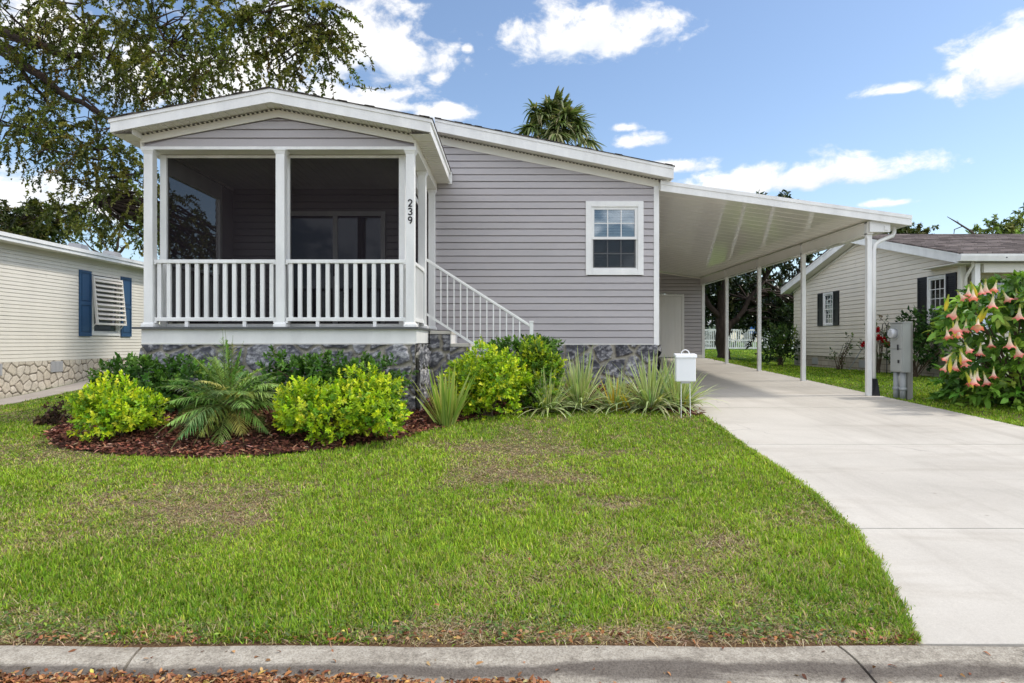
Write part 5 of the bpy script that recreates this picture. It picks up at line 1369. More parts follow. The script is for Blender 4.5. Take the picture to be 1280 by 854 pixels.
for i in range(44):
    el = math.radians(min(86, max(-14, RNG.normal(44, 24)))); az = i * 2.399 + RNG.normal(0, .2)
    Ln = RNG.uniform(.80, 1.02) * (1.0 if el < 1.0 else 1.05)
    yel = RNG.random() < .12
    pinnate(parts, crown + RNG.normal(0, .02, 3), az, el, Ln, .16 + .40 * max(0, math.cos(el)) ** 1.3 * RNG.uniform(.7, 1.2), 32, .28, .0155, [(.34, .30, .05), (.42, .34, .06)] if yel else PG, [1, 1] if yel else [4, 3, 2, 1], rach)
for az, el in ((-1.75, .05), (-1.35, -.05), (-2.3, .0), (-.95, .05), (-2.75, .1), (-1.55, .35), (-.5, .1)):
    pinnate(parts, crown, az, el, RNG.uniform(.62, .78), .62, 30, .26, .016, [(.16, .23, .05), (.34, .36, .08)], [2, 1], rach)
V, Fq, C = merge(parts); mesh_np('frond', V, Fq, C, 'leaf', palm); bpy.data.objects[-1] if False else None
m = MB()
for c in rach: m.tube(c, [.007 * (1 - .8 * k / 11) for k in range(12)], 4, cap=False)
m.build('rachis', paint('rachis_green', (.17, .21, .06), .6, .15), palm)
MB().tube([(px_, py_, pz_ - .03), (px_, py_, pz_ + .12), (px_, py_, pz_ + .28)], [.09, .08, .05], 10).build('trunk', 'palm_bark', palm)

# strap-leaved clumps
def strap(label, name, x, y, n, Lr, w, el0, el1, droop, c_mid, c_edge, group, extra=None, cat='plant', flat=1.0):
    z = float(bz(x, y)); t = thing(name, label, cat, (x, y, z), group)
    az = RNG.uniform(0, 6.283, n); el = np.radians(RNG.uniform(el0, el1, n))
    D = np.stack([np.cos(az) * np.cos(el), np.sin(az) * np.cos(el) * flat, np.sin(el)], 1)
    P = np.array([x, y, z - .01]) + np.stack([np.cos(az), np.sin(az), 0 * az], 1) * RNG.uniform(.0, .09, n)[:, None]
    Lf = RNG.uniform(*Lr, n); mid = pick(c_mid[0], c_mid[1], n, .12); ed = pick(c_edge[0], c_edge[1], n, .08)
    V, Fq, C = ribbons(P, D, Lf, w * RNG.uniform(.75, 1.15, n), droop * RNG.uniform(.3, 1.4, n) * np.cos(el), mid * .85, mid, segs=6, edge=ed, power=2.2, base_w=.75, twist=.5)
    o = mesh_np('foliage', V, Fq, C, 'leaf', t)
    if extra:
        k = extra; az = RNG.uniform(0, 6.283, k); el = np.radians(RNG.uniform(40, 85, k)); D = np.stack([np.cos(az) * np.cos(el), np.sin(az) * np.cos(el), np.sin(el)], 1)
        P = np.array([x, y - .08, z]) + RNG.normal(0, .06, (k, 3)) * np.array([1, .5, 0]); c = pick([(.68, .50, .06), (.60, .36, .05), (.55, .50, .12)], [3, 2, 2], k)
        V, Fq, C = ribbons(P, D, RNG.uniform(.3, .6, k), np.full(k, w * .9), RNG.uniform(.05, .3, k), c * .8, c, segs=5, power=2.2); q = mesh_np('yellowed_leaf', V, Fq, C, 'leaf', t); q['kind'] = 'stuff'
    return t
strap('upright clump of broad green strap leaves by the right corner of the porch', 'flax_clump', -.80, 8.0, 50, (.5, .84), .066, 52, 88, .10, ([(.21, .38, .06), (.30, .45, .09), (.40, .50, .13)], [3, 3, 1]), ([(.50, .52, .14), (.66, .62, .18), (.34, .42, .10)], [2, 2, 2]), 'strap leaved plants in the mulch bed', flat=.7)
CM = ([(.25, .42, .09), (.18, .33, .06), (.34, .48, .14)], [3, 2, 1.5]); CE = ([(.72, .70, .42), (.62, .62, .33), (.80, .77, .54)], [3, 2, 2])
for lab, x, y, k, lr, ex in (('cream striped lily clump at the left end of the striped row', .50, 9.12, 60, (.40, .72), 0),
                            ('tall cream striped lily clump, second from the left in the striped row', .98, 9.42, 85, (.50, .92), 0),
                            ('smaller striped lily clump with many orange yellow leaves in the middle of the row', 1.50, 9.35, 60, (.36, .66), 22),
                            ('tallest cream striped lily clump, under the white window', 1.98, 9.32, 90, (.5, .92), 0),
                            ('cream striped lily clump by the driveway, directly behind the white flyer box', 2.38, 9.36, 95, (.45, .78), 12)):
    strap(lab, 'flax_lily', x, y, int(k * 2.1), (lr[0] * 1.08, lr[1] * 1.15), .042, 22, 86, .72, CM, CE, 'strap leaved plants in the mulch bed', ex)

# dead plant on the lawn
x, y = -5.75, 8.15; z = gzs(x, y); t = thing('dead_plant', 'small heap of dead brown leaves and twigs on the shaded lawn at left', 'dead plant', (x, y, z))
n = 520; u = sphere(n); u[:, 2] = np.abs(u[:, 2]); P = np.array([x, y, z]) + u * np.array([.26, .2, .10]) * RNG.uniform(.3, 1, (n, 1)); k = RNG.random(n) < .35; P[k] = np.array([x + .03, y, z + .1]) + RNG.normal(0, 1, (k.sum(), 3)) * np.array([.06, .05, .09])
V, Fc, C = leaves(P, RNG.normal(0, 1, (n, 3)), RNG.normal(0, 1, (n, 3)), RNG.uniform(.04, .09, n), RNG.uniform(.02, .04, n), pick([(.06, .035, .022), (.10, .06, .035), (.035, .022, .015)], [3, 2, 2], n), .5)
mesh_np('dead_foliage', V, Fc, C, 'chip', t)
stems(t, (x, y, z), [(x + random.uniform(-.15, .18), y, z + random.uniform(.15, .30)) for _ in range(9)], .006)

# ================================================================ trees
def limb_tube(m, pts, r0, r1, n=7):
    pts = np.array(pts, float)
    # smooth the polyline and roughen it a little
    t = np.linspace(0, len(pts) - 1, len(pts) * 3); q = np.stack([np.interp(t, np.arange(len(pts)), pts[:, k]) for k in range(3)], 1)
    for _ in range(2): q[1:-1] = (q[:-2] + 2 * q[1:-1] + q[2:]) / 4
    q[1:-1] += RNG.normal(0, r0 * .25, q[1:-1].shape)
    m.tube(q, np.linspace(r0, r1, len(q)), n); return q

def twigs(starts, dirs, Ln, droop, per, leaf, pal, wts, width=.45, dv=.18, spread=.9):
    """leafy twigs: returns leaf arrays and twig centre lines"""
    n = len(starts); Ln = np.broadcast_to(Ln, n); dirs = unit(dirs); dr = np.broadcast_to(droop, n)
    t = RNG.uniform(.08, 1, (n, per)); t.sort(1)
    P = starts[:, None] + dirs[:, None] * (Ln[:, None] * t)[..., None] + np.array([0, 0, -1.]) * (dr[:, None] * Ln[:, None] * t ** 2)[..., None]
    D = unit(dirs[:, None] * .6 - np.array([0, 0, 1.]) * (dr[:, None] * t)[..., None] + RNG.normal(0, spread, (n, per, 3)))
    k = n * per; col = pick(pal, wts, n, dv)[:, None] * (1 + RNG.normal(0, .15, (n, per, 1)))
    V = leaves(P.reshape(k, 3), D.reshape(k, 3), RNG.normal(0, .6, (k, 3)) + np.array([0, 0, 1]), leaf * RNG.uniform(.6, 1.2, k), leaf * width * RNG.uniform(.7, 1.2, k), np.clip(col.reshape(k, 3), .003, .8))
    tl = np.linspace(0, 1, 5)
    lines = starts[:, None] + dirs[:, None] * (Ln[:, None] * tl)[..., None] + np.array([0, 0, -1.]) * (dr[:, None] * Ln[:, None] * tl ** 2)[..., None]
    return V, lines

def tree(name, label, base, trunk, blobs, leaf, pal, wts, group=None, r0=.2, droop=.4, per=26, tw=.9, bark='bark', mat='leaf', limbs=None, twig_r=.008, width=.45, skeleton=.22, updir=.2, cat='tree', draw=1.0):
    """trunk: polyline; blobs: (x,y,z,rx,ry,rz,count) volumes of foliage clumps joined to the limbs"""
    t = thing(name, label, cat, base, group)
    m = MB(); nodes = [limb_tube(m, trunk, r0, r0 * .45, 10)]
    for lp, a, b in (limbs or []): nodes.append(limb_tube(m, lp, a, b))
    nodes = np.concatenate(nodes)
    st, dd = [], []
    for (x, y, z, rx, ry, rz, k) in blobs:
        u = sphere(k) * RNG.uniform(.25, 1, (k, 1)) ** .5; c = np.array([x, y, z]) + u * np.array([rx, ry, rz])
        for j in range(k):
            if RNG.random() < skeleton:
                d2 = ((nodes - c[j]) ** 2).sum(1) + 1.2 * np.maximum(0, nodes[:, 2] - c[j][2]) ** 2
                a = nodes[d2.argmin()]; dist = math.sqrt(d2.min()); rr = min(.06, .012 + .012 * dist)
                mid = (a + c[j]) / 2 + RNG.normal(0, .08 * dist, 3) + np.array([0, 0, .06 * dist])
                m.tube([a, mid, c[j]], [rr, rr * .7, rr * .3], 5, cap=False)
        st.append(c); dd.append(u * .8 + RNG.normal(0, .5, (k, 3)) + np.array([0, 0, updir]))
    st = np.concatenate(st); dd = np.concatenate(dd)
    V, lines = twigs(st, dd, tw * RNG.uniform(.6, 1.2, len(st)), droop * RNG.uniform(.5, 1.5, len(st)), per, leaf, pal, wts, width)
    tm = MB()
    for ln in lines[::2]: tm.tube(ln, [twig_r, twig_r * .8, twig_r * .7, twig_r * .5, twig_r * .3], 3, cap=False)
    m.v_off = len(m.v); o = len(m.v); m.v += tm.v; m.f += [tuple(q + o for q in f) for f in tm.f]
    m.build('trunk', bark, t, smooth=True)
    mesh_np('crown', V[0], V[1], V[2], mat, t)
    return t

OAK = [(.125, .15, .026), (.19, .21, .036), (.085, .105, .02), (.28, .29, .06), (.24, .17, .04)]; OW = [4, 3, 3, 1.4, .25]
def blob(px, py, Y, rx, ry, k, dy=1.2):
    x, y, z = at(px, py, Y); s = Y / F; return (x, y, z, rx * s, dy, ry * s, k)
Yt = 20
B = [blob(30, 20, 20, 60, 45, 60), blob(120, 15, 19, 60, 40, 62), blob(215, 20, 18, 60, 40, 62), blob(290, 25, 17, 30, 35, 22),
     blob(150, 70, 20, 60, 35, 52), blob(85, 65, 21, 60, 35, 46), blob(225, 75, 18, 50, 35, 46), blob(285, 85, 17.5, 26, 25, 18), blob(185, 105, 19, 40, 25, 26), blob(235, 110, 18, 35, 18, 16),
     blob(25, 110, 21, 40, 35, 30), blob(70, 140, 21, 50, 38, 46), blob(15, 165, 21, 35, 32, 30), blob(45, 195, 20.5, 35, 22, 24), blob(105, 165, 20, 40, 30, 30),
     blob(125, 200, 20, 42, 35, 38), blob(150, 175, 19.5, 25, 30, 20), blob(120, 245, 19.8, 35, 32, 36), blob(160, 235, 19.5, 25, 35, 28), blob(100, 285, 19.8, 20, 20, 12), blob(140, 285, 19.6, 25, 18, 14), blob(185, 255, 19.5, 20, 55, 26), blob(205, 280, 19.5, 14, 40, 16), blob(90, 270, 20, 18, 16, 8),
     blob(222, 285, 20.5, 24, 30, 44), blob(248, 300, 20.5, 28, 34, 50), blob(275, 305, 20.5, 24, 40, 30), blob(225, 255, 20, 14, 14, 10)]
def strand(x0, y0, x1, y1, Y, w, k):
    return [blob(x0 + (x1 - x0) * (i + .5) / 4, y0 + (y1 - y0) * (i + .5) / 4, Y, w, abs(y1 - y0) / 7 + 3, k, .35) for i in range(4)]
B += strand(340, -5, 337, 92, 16.5, 10, 7) + strand(372, 0, 372, 70, 16.5, 9, 4) + strand(330, 0, 300, 40, 16.5, 14, 5) + strand(385, 15, 412, 80, 16.3, 13, 8) + strand(365, 55, 362, 100, 16.5, 5, 2) + strand(400, 10, 420, 25, 16.3, 8, 3)
def pl(*pts): return [at(*p) for p in pts]
lim = [(pl((-60, 20, 22), (0, 38, 21), (60, 62, 20.5), (118, 74, 20)), .24, .07),
       (pl((-60, 30, 22), (10, 60, 21), (50, 98, 20.8), (95, 125, 20.5), (138, 150, 20.2)), .20, .05),
       (pl((-60, 90, 22), (0, 60, 21.5), (30, 90, 21), (60, 130, 21)), .12, .04),
       (pl((135, 72, 20), (155, 102, 19.8), (178, 128, 19.5)), .05, .02),
       (pl((100, 118, 20.3), (125, 140, 20), (152, 160, 19.6)), .04, .02),
       (pl((-40, -40, 22), (60, -30, 20), (170, -40, 18.5), (270, -35, 17.5), (340, -25, 17)), .2, .06),
       (pl((170, -40, 18.5), (185, 10, 18.3), (205, 50, 18), (245, 90, 17.8)), .05, .02),
       (pl((340, -25, 17), (365, 5, 16.6), (390, 20, 16.4), (415, 40, 16.3)), .03, .01),
       (pl((-50, 160, 22), (0, 155, 21.5), (35, 160, 21)), .07, .03),
       (pl((95, -30, 19.8), (105, 20, 19.7), (112, 60, 19.6)), .04, .02),
       (pl((120, 150, 20), (125, 200, 19.9), (118, 250, 19.8)), .03, .012)]
bx_ = at(-75, 427, 23)
big = tree('oak_tree', 'large spreading tree with hanging leafy branches over the porch roof and the ivory house', (-20.5, 23, .2), [(-20.5, 23, .1), (-20.4, 23, 4), (-20.2, 22.8, 8), (-19.6, 22.5, 11)], [b[:6] + (int(b[6] * (1.75 if b[2] > 7.2 else 1.25)),) for b in B], .10, OAK, OW, None, .5, .6, 52, .78, limbs=lim, updir=-.15, twig_r=.009, bark='dark_bark', skeleton=.2, width=.52)
# three long trailing sprays to the right of the strands
for poly in (((408, 45), (428, 56), (448, 62), (462, 72), (468, 90)), ((412, 92), (430, 104), (448, 109), (468, 112), (490, 109)), ((410, 52), (425, 50), (445, 42))):
    pts = np.array([at(a_, b_, 16.3) for a_, b_ in poly]); MB().tube(pts, .007, 4).build('trailing_twig', 'bark', big)
    t_ = np.sort(RNG.uniform(.1, 1, 46)) * (len(pts) - 1); P = np.stack([np.interp(t_, np.arange(len(pts)), pts[:, k]) for k in range(3)], 1)
    V, Fq, C = leaves(P, RNG.normal(0, 1, (46, 3)) + np.array([0, 0, .2]), RNG.normal(0, 1, (46, 3)), RNG.uniform(.07, .12, 46), RNG.uniform(.04, .055, 46), pick(OAK, OW, 46)); mesh_np('trailing_leaves', V, Fq, C, 'leaf', big)

def simple_tree(name, label, px, py, Y, rx, ry, leaf, pal, wts, k, group=None, **kw):
    x, y, z = at(px, py, Y); s = Y / F; g = gzs(x, Y)
    bl = []; rr = np.random.default_rng(int(px + 7))
    for i in range(9):
        a = rr.uniform(0, 6.28); q = rr.uniform(.25, .75); bl.append((x + rx * s * q * math.cos(a), Y + rx * s * q * math.sin(a) * .7, z + ry * s * rr.uniform(-.6, .6), rx * s * rr.uniform(.3, .55), rx * s * .4, ry * s * rr.uniform(.3, .5), k // 9))
    return tree(name, label, (x, Y, g), [(x, Y, g - .1), (x + .1, Y, (g + z) / 2), (x, Y, z)], bl, leaf, pal, wts, group, **kw)
simple_tree('leafy_tree', 'dense olive green tree rising behind the ivory roof at the left edge', 18, 285, 33, 75, 50, .22, [(.06, .085, .016), (.10, .12, .02), (.15, .14, .03), (.045, .06, .014)], [4, 3, 2, 2], 380, 'trees behind the houses', tw=.9, per=34, r0=.25)
cm = pl((140, 330, 26), (150, 300, 26), (165, 285, 26))
tree('bare_tree', 'thin pale branched tree with sparse leaves above the ivory roof, left of the porch', (cm[0][0], 26, .2), [(cm[0][0], 26, .1), (cm[0][0], 26, 2.5), at(140, 325, 26)], [blob(120, 292, 26, 22, 12, 12), blob(165, 290, 26, 25, 14, 16), blob(145, 285, 26, 30, 10, 10)], .15, [(.12, .13, .035), (.2, .2, .05)], [1, 1], 'trees behind the houses', .12, .3, 12, .6, bark='grey_bark' if 'grey_bark' in M else 'bark', limbs=[(pl((140, 325, 26), (148, 305, 26), (150, 285, 26), (153, 275, 26)), .07, .02), (pl((140, 325, 26), (115, 312, 26), (100, 296, 26)), .05, .015), (pl((146, 318, 26), (165, 302, 26), (178, 294, 26)), .06, .015), (pl((150, 298, 26), (160, 285, 26)), .03, .01), (pl((140, 322, 26), (128, 300, 26), (122, 285, 26)), .04, .01)], skeleton=.5)
simple_tree('round_tree', 'small round topped green tree peeking over the brown roof, just right of the carport gutter', 1128, 306, 42, 36, 30, .24, [(.07, .09, .02), (.12, .13, .03), (.05, .065, .016)], [3, 2, 2], 200, 'trees behind the houses', tw=.8, per=34)
t4 = simple_tree('yellow_green_tree', 'yellow green tree with a bare dead branch above the brown roof at the right edge', 1262, 293, 28, 50, 32, .18, [(.15, .22, .04), (.22, .28, .06), (.09, .14, .03), (.30, .22, .05)], [4, 3, 2, .6], 170, 'trees behind the houses', tw=.7, per=20)
m = MB(); m.tube(pl((1240, 320, 28), (1215, 290, 28), (1196, 278, 28), (1184, 271, 28)), [.06, .045, .03, .012], 6).tube(pl((1215, 290, 28), (1203, 283, 28), (1193, 287, 28), (1192, 296, 28)), [.03, .025, .02, .01], 6).tube(pl((1200, 281, 28), (1196, 275, 28)), [.015, .005], 5); m.build('dead_branch', 'bark', t4)
MAG = [(.03, .055, .016), (.045, .075, .02), (.02, .038, .012), (.12, .14, .05)]
mb_ = []
for i in range(44):
    a = i * 2.4; q = .35 + .6 * ((i * .618) % 1); zz = -.85 + 1.75 * ((i * .381) % 1)
    kk = math.sqrt(max(.12, 1 - zz * zz * .8)); mb_.append((8.9 + 3.6 * q * kk * math.cos(a), 25 + 2.8 * q * kk * math.sin(a), 4.15 + 2.2 * zz, 1.0, .9, .7, 24))
tree('magnolia_tree', 'dark glossy leaved magnolia with a low dense crown, seen through the carport posts', (8.1, 25, .55), [(8.15, 25, .5), (8.05, 25, 1.4), (8.0, 25.0, 2.4), (8.35, 25, 4.8)], mb_, .20, MAG, [4, 3, 3, .6], None, .26, .25, 26, .75, bark='dark_bark', mat='glossy_leaf', limbs=[([(8.1, 25, 1.5), (8.5, 24.9, 2.1), (9.6, 24.8, 3.6)], .17, .06), ([(8.0, 25, 2.2), (7.2, 25, 3.2), (6.4, 25, 4.4)], .12, .05)], width=.42)
hb = []
for i in range(39): hb.append((11.6 + .29 * i, 47 + .8 * math.sin(i * 2.1), 1.5 + 5.8 * ((i * .618) % 1), 1.3, 1.0, 1.1, 26))
for i in range(3):
    x = 13.5 + 3.4 * i; sub = [b for j, b in enumerate(hb) if j // 13 == i]
    tree('hedge_tree', ['dense dark evergreen behind the pool fence, nearest the magnolia trunk', 'dense dark evergreen behind the pool fence, above the brown umbrella', 'dense dark evergreen behind the pool fence, nearest the beige house'][i], (x, 47, .8), [(x, 47, .7), (x, 47, 3), (x, 47, 5)], sub, .26, [(.03, .045, .012), (.05, .06, .018), (.09, .08, .025)], [4, 3, 1], 'dark evergreens behind the pool fence', .2, .3, 34, 1.0, bark='dark_bark')

# Washingtonia fan palm behind the home
fpx, fpy, fpY = 694, 165, 32
hx, hy_, hz = at(fpx, fpy, fpY); fp = thing('fan_palm', 'tall fan palm with drooping leaf tips rising behind the grey roof', 'palm', (hx, hy_, .6))
MB().tube([(hx - .2, hy_, .5), (hx - .1, hy_, 5), (hx, hy_, hz - .2)], [.26, .2, .19], 12).build('trunk', 'palm_bark', fp)
parts = []; m = MB(); top = np.array([hx, hy_, hz - .15])
specs = []
for i in range(50):
    el = math.radians([85, 70, 60, 45, 30, 15, 0, -15, -30, -45][i % 10] + RNG.normal(0, 7)); az = i * 2.399 + RNG.normal(0, .25); specs.append((az, el))
for az, el in specs:
    d = np.array([math.cos(az) * math.cos(el), math.sin(az) * math.cos(el), math.sin(el)]); Lp = RNG.uniform(1.0, 1.75)
    hub = top + d * Lp - np.array([0, 0, .15 * Lp * math.cos(el)]); m.tube([top, (top + hub) / 2 + np.array([0, 0, .05]), hub], [.03, .022, .016], 5)
    side = unit(np.cross(d, np.array([0, 0, 1.]) if abs(d[2]) < .95 else np.array([1., 0, 0]))); n_ = np.cross(side, d); ns = 34; th = np.linspace(-1.9, 1.9, ns)
    D = d * np.cos(th)[:, None] + side * np.sin(th)[:, None] + n_ * .15
    c = pick([(.10, .16, .04), (.14, .21, .05), (.20, .24, .09)], [3, 2, 1], ns, .1); c2 = pick([(.22, .25, .11), (.34, .33, .18), (.14, .19, .06)], [2, 2, 2], ns, .1)
    if el < -.3: c = pick([(.24, .2, .10), (.16, .16, .06)], [2, 1], ns); c2 = pick([(.34, .27, .15)], [1], ns)
    parts.append(ribbons(np.repeat(hub[None], ns, 0), D, RNG.uniform(.85, 1.25, ns), np.full(ns, .14), .28 + .95 * RNG.random(ns) ** 1.5, c, c2, segs=5, power=3.0, base_w=.5))
V, Fq, C = merge(parts); mesh_np('crown', V, Fq, C, 'leaf', fp); m.build('petiole', paint('petiole_green', (.2, .2, .08), .6, .15), fp)

# ================================================================ right hand planting
shrub('loose leafy shrub at the far corner of the beige house by the picket fence', 'leafy_shrub', 8.75, 21.2, [(0, 0, .6, .42, .3, .42), (-.3, 0, .35, .34, .3, .28), (.28, 0, .75, .24, .25, .36), (-.15, 0, .9, .16, .16, .24)], 105, .12, [(.05, .10, .025), (.10, .17, .04), (.035, .07, .02), (.22, .30, .05)], [3, 3, 2, 1.2], None, seed=71, per=8, shoot=.2)
shrub('dark leafy shrub below the large black shuttered window, behind the meter', 'leafy_shrub', 8.85, 14.35, [(0, 0, .6, .42, .3, .55), (.1, 0, 1.1, .3, .25, .3), (.45, -.3, .75, .4, .3, .6)], 150, .10, [(.05, .11, .025), (.10, .19, .04), (.03, .07, .02)], [3, 2, 2], None, seed=81, per=8, shoot=.16)
shrub('thin straggling weed against the beige house block base', 'thin_weed', 9.1, 18.1, [(0, 0, .35, .25, .12, .3), (.1, -.3, .7, .2, .1, .25)], 34, .08, [(.06, .12, .03), (.14, .2, .05)], [1, 1], None, cat='weed', seed=91, per=6, shoot=.14)
def flower_mesh(name, col, r=.05, n=26):
    P = np.zeros((n, 3)); u = sphere(n); D = u; c = pick(col, [1] * len(col), n, .12)
    V, Fq, C = leaves(P + u * r * .25, D, RNG.normal(0, 1, (n, 3)), np.full(n, r), np.full(n, r * .9), c, .5)
    o = mesh_np(name, V, Fq, C, 'petal'); me = o.data; COL.objects.unlink(o); bpy.data.objects.remove(o); return me
rose_me = flower_mesh('red_bloom', [(.55, .012, .02), (.4, .008, .015)], .055)
def put(me, name, parent, p, rot=(0, 0, 0), s=1.0, label=None):
    o = bpy.data.objects.new(name, me); COL.objects.link(o); o.parent = parent; o.location = tuple(np.array(p) - world_loc(parent)); o.rotation_euler = rot; o.scale = (s,) * 3
    if label: o['label'] = label
    return o
ro = shrub('leggy rose bush with red blooms against the beige wall, right of the downspout', 'rose_bush', 8.95, 15.95, [(-.05, 0, .75, .32, .2, .5), (.1, 0, 1.0, .25, .2, .3)], 80, .06, [(.07, .12, .03), (.12, .17, .05), (.12, .07, .03)], [3, 2, 1], None, seed=101, per=7, shoot=.14)
for (a, b, Y) in ((1098, 422, 15.8), (1105, 425, 15.85), (1109, 431, 15.7), (1163, 420, 14.3), (1080, 431, 15.9), (1096, 412, 15.9)): put(rose_me, 'bloom', ro, at(a, b, Y - .25), (random.random() * 3, random.random() * 3, 0), 1.25)

# brugmansia
bx, by_ = 7.78, 9.9; g_ = gzs(bx, by_)
br = thing('trumpet_shrub', 'large leafy shrub hung with pink and white trumpet flowers at the right edge', 'shrub', (bx, by_, g_))
tops = []; st, dd = [], []
lob = [(0, 0, 1.15, 1.05, .9, .55, 150), (-.05, -.1, .62, .95, .8, .42, 120), (.2, 0, 1.62, .95, .8, .30, 120), (.75, -.1, .95, .7, .8, .7, 90), (-.62, -.1, 1.45, .42, .4, .20, 40), (-.45, -.25, .35, .5, .4, .25, 40), (.95, .3, 1.7, .6, .6, .22, 50), (-.1, .3, .25, .9, .5, .25, 60)]
for (a, b, c, rx, ry, rz, k) in lob:
    u = sphere(k) * RNG.uniform(.5, 1, (k, 1)) ** .4; p = np.array([bx + a, by_ + b, g_ + c]) + u * np.array([rx, ry, rz]); st.append(p); dd.append(u * np.array([1, 1, .35]) + RNG.normal(0, .25, (k, 3)) + np.array([0, 0, .15]))
    tops += [tuple(q) for q in p[::9]]
st = np.concatenate(st); dd = np.concatenate(dd); st[:, 2] = np.maximum(st[:, 2], g_ + .12)
V, lines = twigs(st, dd, RNG.uniform(.18, .32, len(st)), .45, 9, .17, [(.12, .25, .034), (.19, .36, .05), (.07, .16, .028), (.34, .50, .08)], [3, 3, 2, 1.6], .42, .15, .6)
mesh_np('foliage', V[0], V[1], V[2], 'leaf', br); stems(br, (bx, by_, g_ - .03), tops, .018)
def trumpet():
    n = 15; prof_ = [(0, .010, (.30, .36, .08)), (-.05, .014, (.40, .42, .10)), (-.09, .017, (.75, .70, .45)), (-.15, .024, (.82, .74, .62)), (-.20, .042, (.86, .56, .46)), (-.235, .066, (.80, .27, .22)), (-.25, .088, (.78, .17, .17))]
    V, C, Fq = [], [], []
    for k, (z, r, c) in enumerate(prof_):
        for j in range(n):
            a = 2 * math.pi * j / n; lobe = 1 + (.16 * math.cos(5 * a) if k == 6 else .03 * math.cos(5 * a)); dz = (.022 * math.cos(5 * a) if k == 6 else 0)
            V.append((r * lobe * math.cos(a), r * lobe * math.sin(a), z - dz)); C.append(c)
    for k in range(len(prof_) - 1):
        for j in range(n): Fq.append((k * n + j, k * n + (j + 1) % n, (k + 1) * n + (j + 1) % n, (k + 1) * n + j))
    o = mesh_np('trumpet_flower', np.array(V), [np.array(Fq)], np.array(C), 'petal', smooth=True); me = o.data; COL.objects.unlink(o); bpy.data.objects.remove(o); return me
tr = trumpet()
def bud():
    n = 10; V, C, Fq = [], [], []
    pr = [(0, .008, (.3, .36, .06)), (-.06, .015, (.45, .5, .06)), (-.13, .024, (.75, .62, .06)), (-.18, .020, (.80, .66, .08)), (-.215, .004, (.8, .6, .1))]
    for z, r, c in pr:
        for j in range(n): a = 2 * math.pi * j / n; V.append((r * math.cos(a), r * math.sin(a), z)); C.append(c)
    for k in range(len(pr) - 1):
        for j in range(n): Fq.append((k * n + j, k * n + (j + 1) % n, (k + 1) * n + (j + 1) % n, (k + 1) * n + j))
    o = mesh_np('flower_bud', np.array(V), [np.array(Fq)], np.array(C), 'petal', smooth=True); me = o.data; COL.objects.unlink(o); bpy.data.objects.remove(o); return me
bd = bud()
fl = [(1196, 375), (1211, 367), (1226, 366), (1242, 378), (1253, 375), (1270, 372), (1246, 362), (1216, 352 + 18), (1183, 420), (1191, 415), (1197, 408), (1199, 420), (1208, 410), (1223, 408), (1206, 440), (1192, 452), (1196, 457), (1199, 448), (1203, 455), (1185, 463), (1213, 474), (1219, 475), (1222, 472), (1229, 476), (1242, 470), (1262, 428), (1197, 392), (1232, 360), (1275, 392), (1268, 440), (1238, 432), (1226, 440)]
for i, (a, b) in enumerate(fl):
    Yf = 9.15 + .25 * math.sin(i * 1.7) - (.1 if b > 460 else 0); put(tr, 'trumpet_flower', br, at(a, b - 12, Yf), (RNG.normal(0, .26), RNG.normal(0, .30), RNG.uniform(0, 6)), RNG.uniform(.60, .88))
for (a, b) in ((1186, 378), (1213, 362), (1191, 412), (1207, 475), (1230, 395), (1236, 395), (1188, 455), (1202, 445)):
    put(bd, 'flower_bud', br, at(a, b - 10, 9.1), (RNG.normal(0, .3), RNG.normal(0, .3), 0), 1.1)
# ================================================================ sky, sun, camera
SUN = np.array((.60, .03, .80)); SUN = SUN / np.linalg.norm(SUN)
EL = math.asin(SUN[2]); AZ = math.atan2(SUN[0], SUN[1])
wd = bpy.data.worlds.new('World'); SC.world = wd; wd.use_nodes = True
nt = wd.node_tree; nt.nodes.clear()
out = nt.nodes.new('ShaderNodeOutputWorld')
sky = node(nt, 'ShaderNodeTexSky', sky_type='NISHITA'); sky.sun_disc = False; sky.sun_elevation = EL; sky.sun_rotation = AZ
sky.air_density = 1.0; sky.dust_density = SKY_DUST; sky.ozone_density = 1.7; sky.altitude = 0
bg = node(nt, 'ShaderNodeBackground'); bg.inputs['Strength'].default_value = SKY_STR; L(nt, sky.outputs[0], bg.inputs['Color'])
tc = node(nt, 'ShaderNodeTexCoord'); sp = node(nt, 'ShaderNodeSeparateXYZ'); L(nt, tc.outputs['Generated'], sp.inputs[0])
az = mathn(nt, 'ARCTAN2', sp.outputs[0], sp.outputs[1]); el = mathn(nt, 'ARCSINE', sp.outputs[2])
cb = node(nt, 'ShaderNodeCombineXYZ'); L(nt, az, cb.inputs[0]); L(nt, mathn(nt, 'MULTIPLY', el, 1.5), cb.inputs[1])
n1 = node(nt, 'ShaderNodeTexNoise'); n1.inputs['Scale'].default_value = 16; n1.inputs['Detail'].default_value = 9; n1.inputs['Roughness'].default_value = .60; n1.inputs['Distortion'].default_value = .25; L(nt, cb.outputs[0], n1.inputs['Vector'])
n2 = node(nt, 'ShaderNodeTexNoise'); n2.inputs['Scale'].default_value = 7; n2.inputs['Detail'].default_value = 5; L(nt, cb.outputs[0], n2.inputs['Vector'])
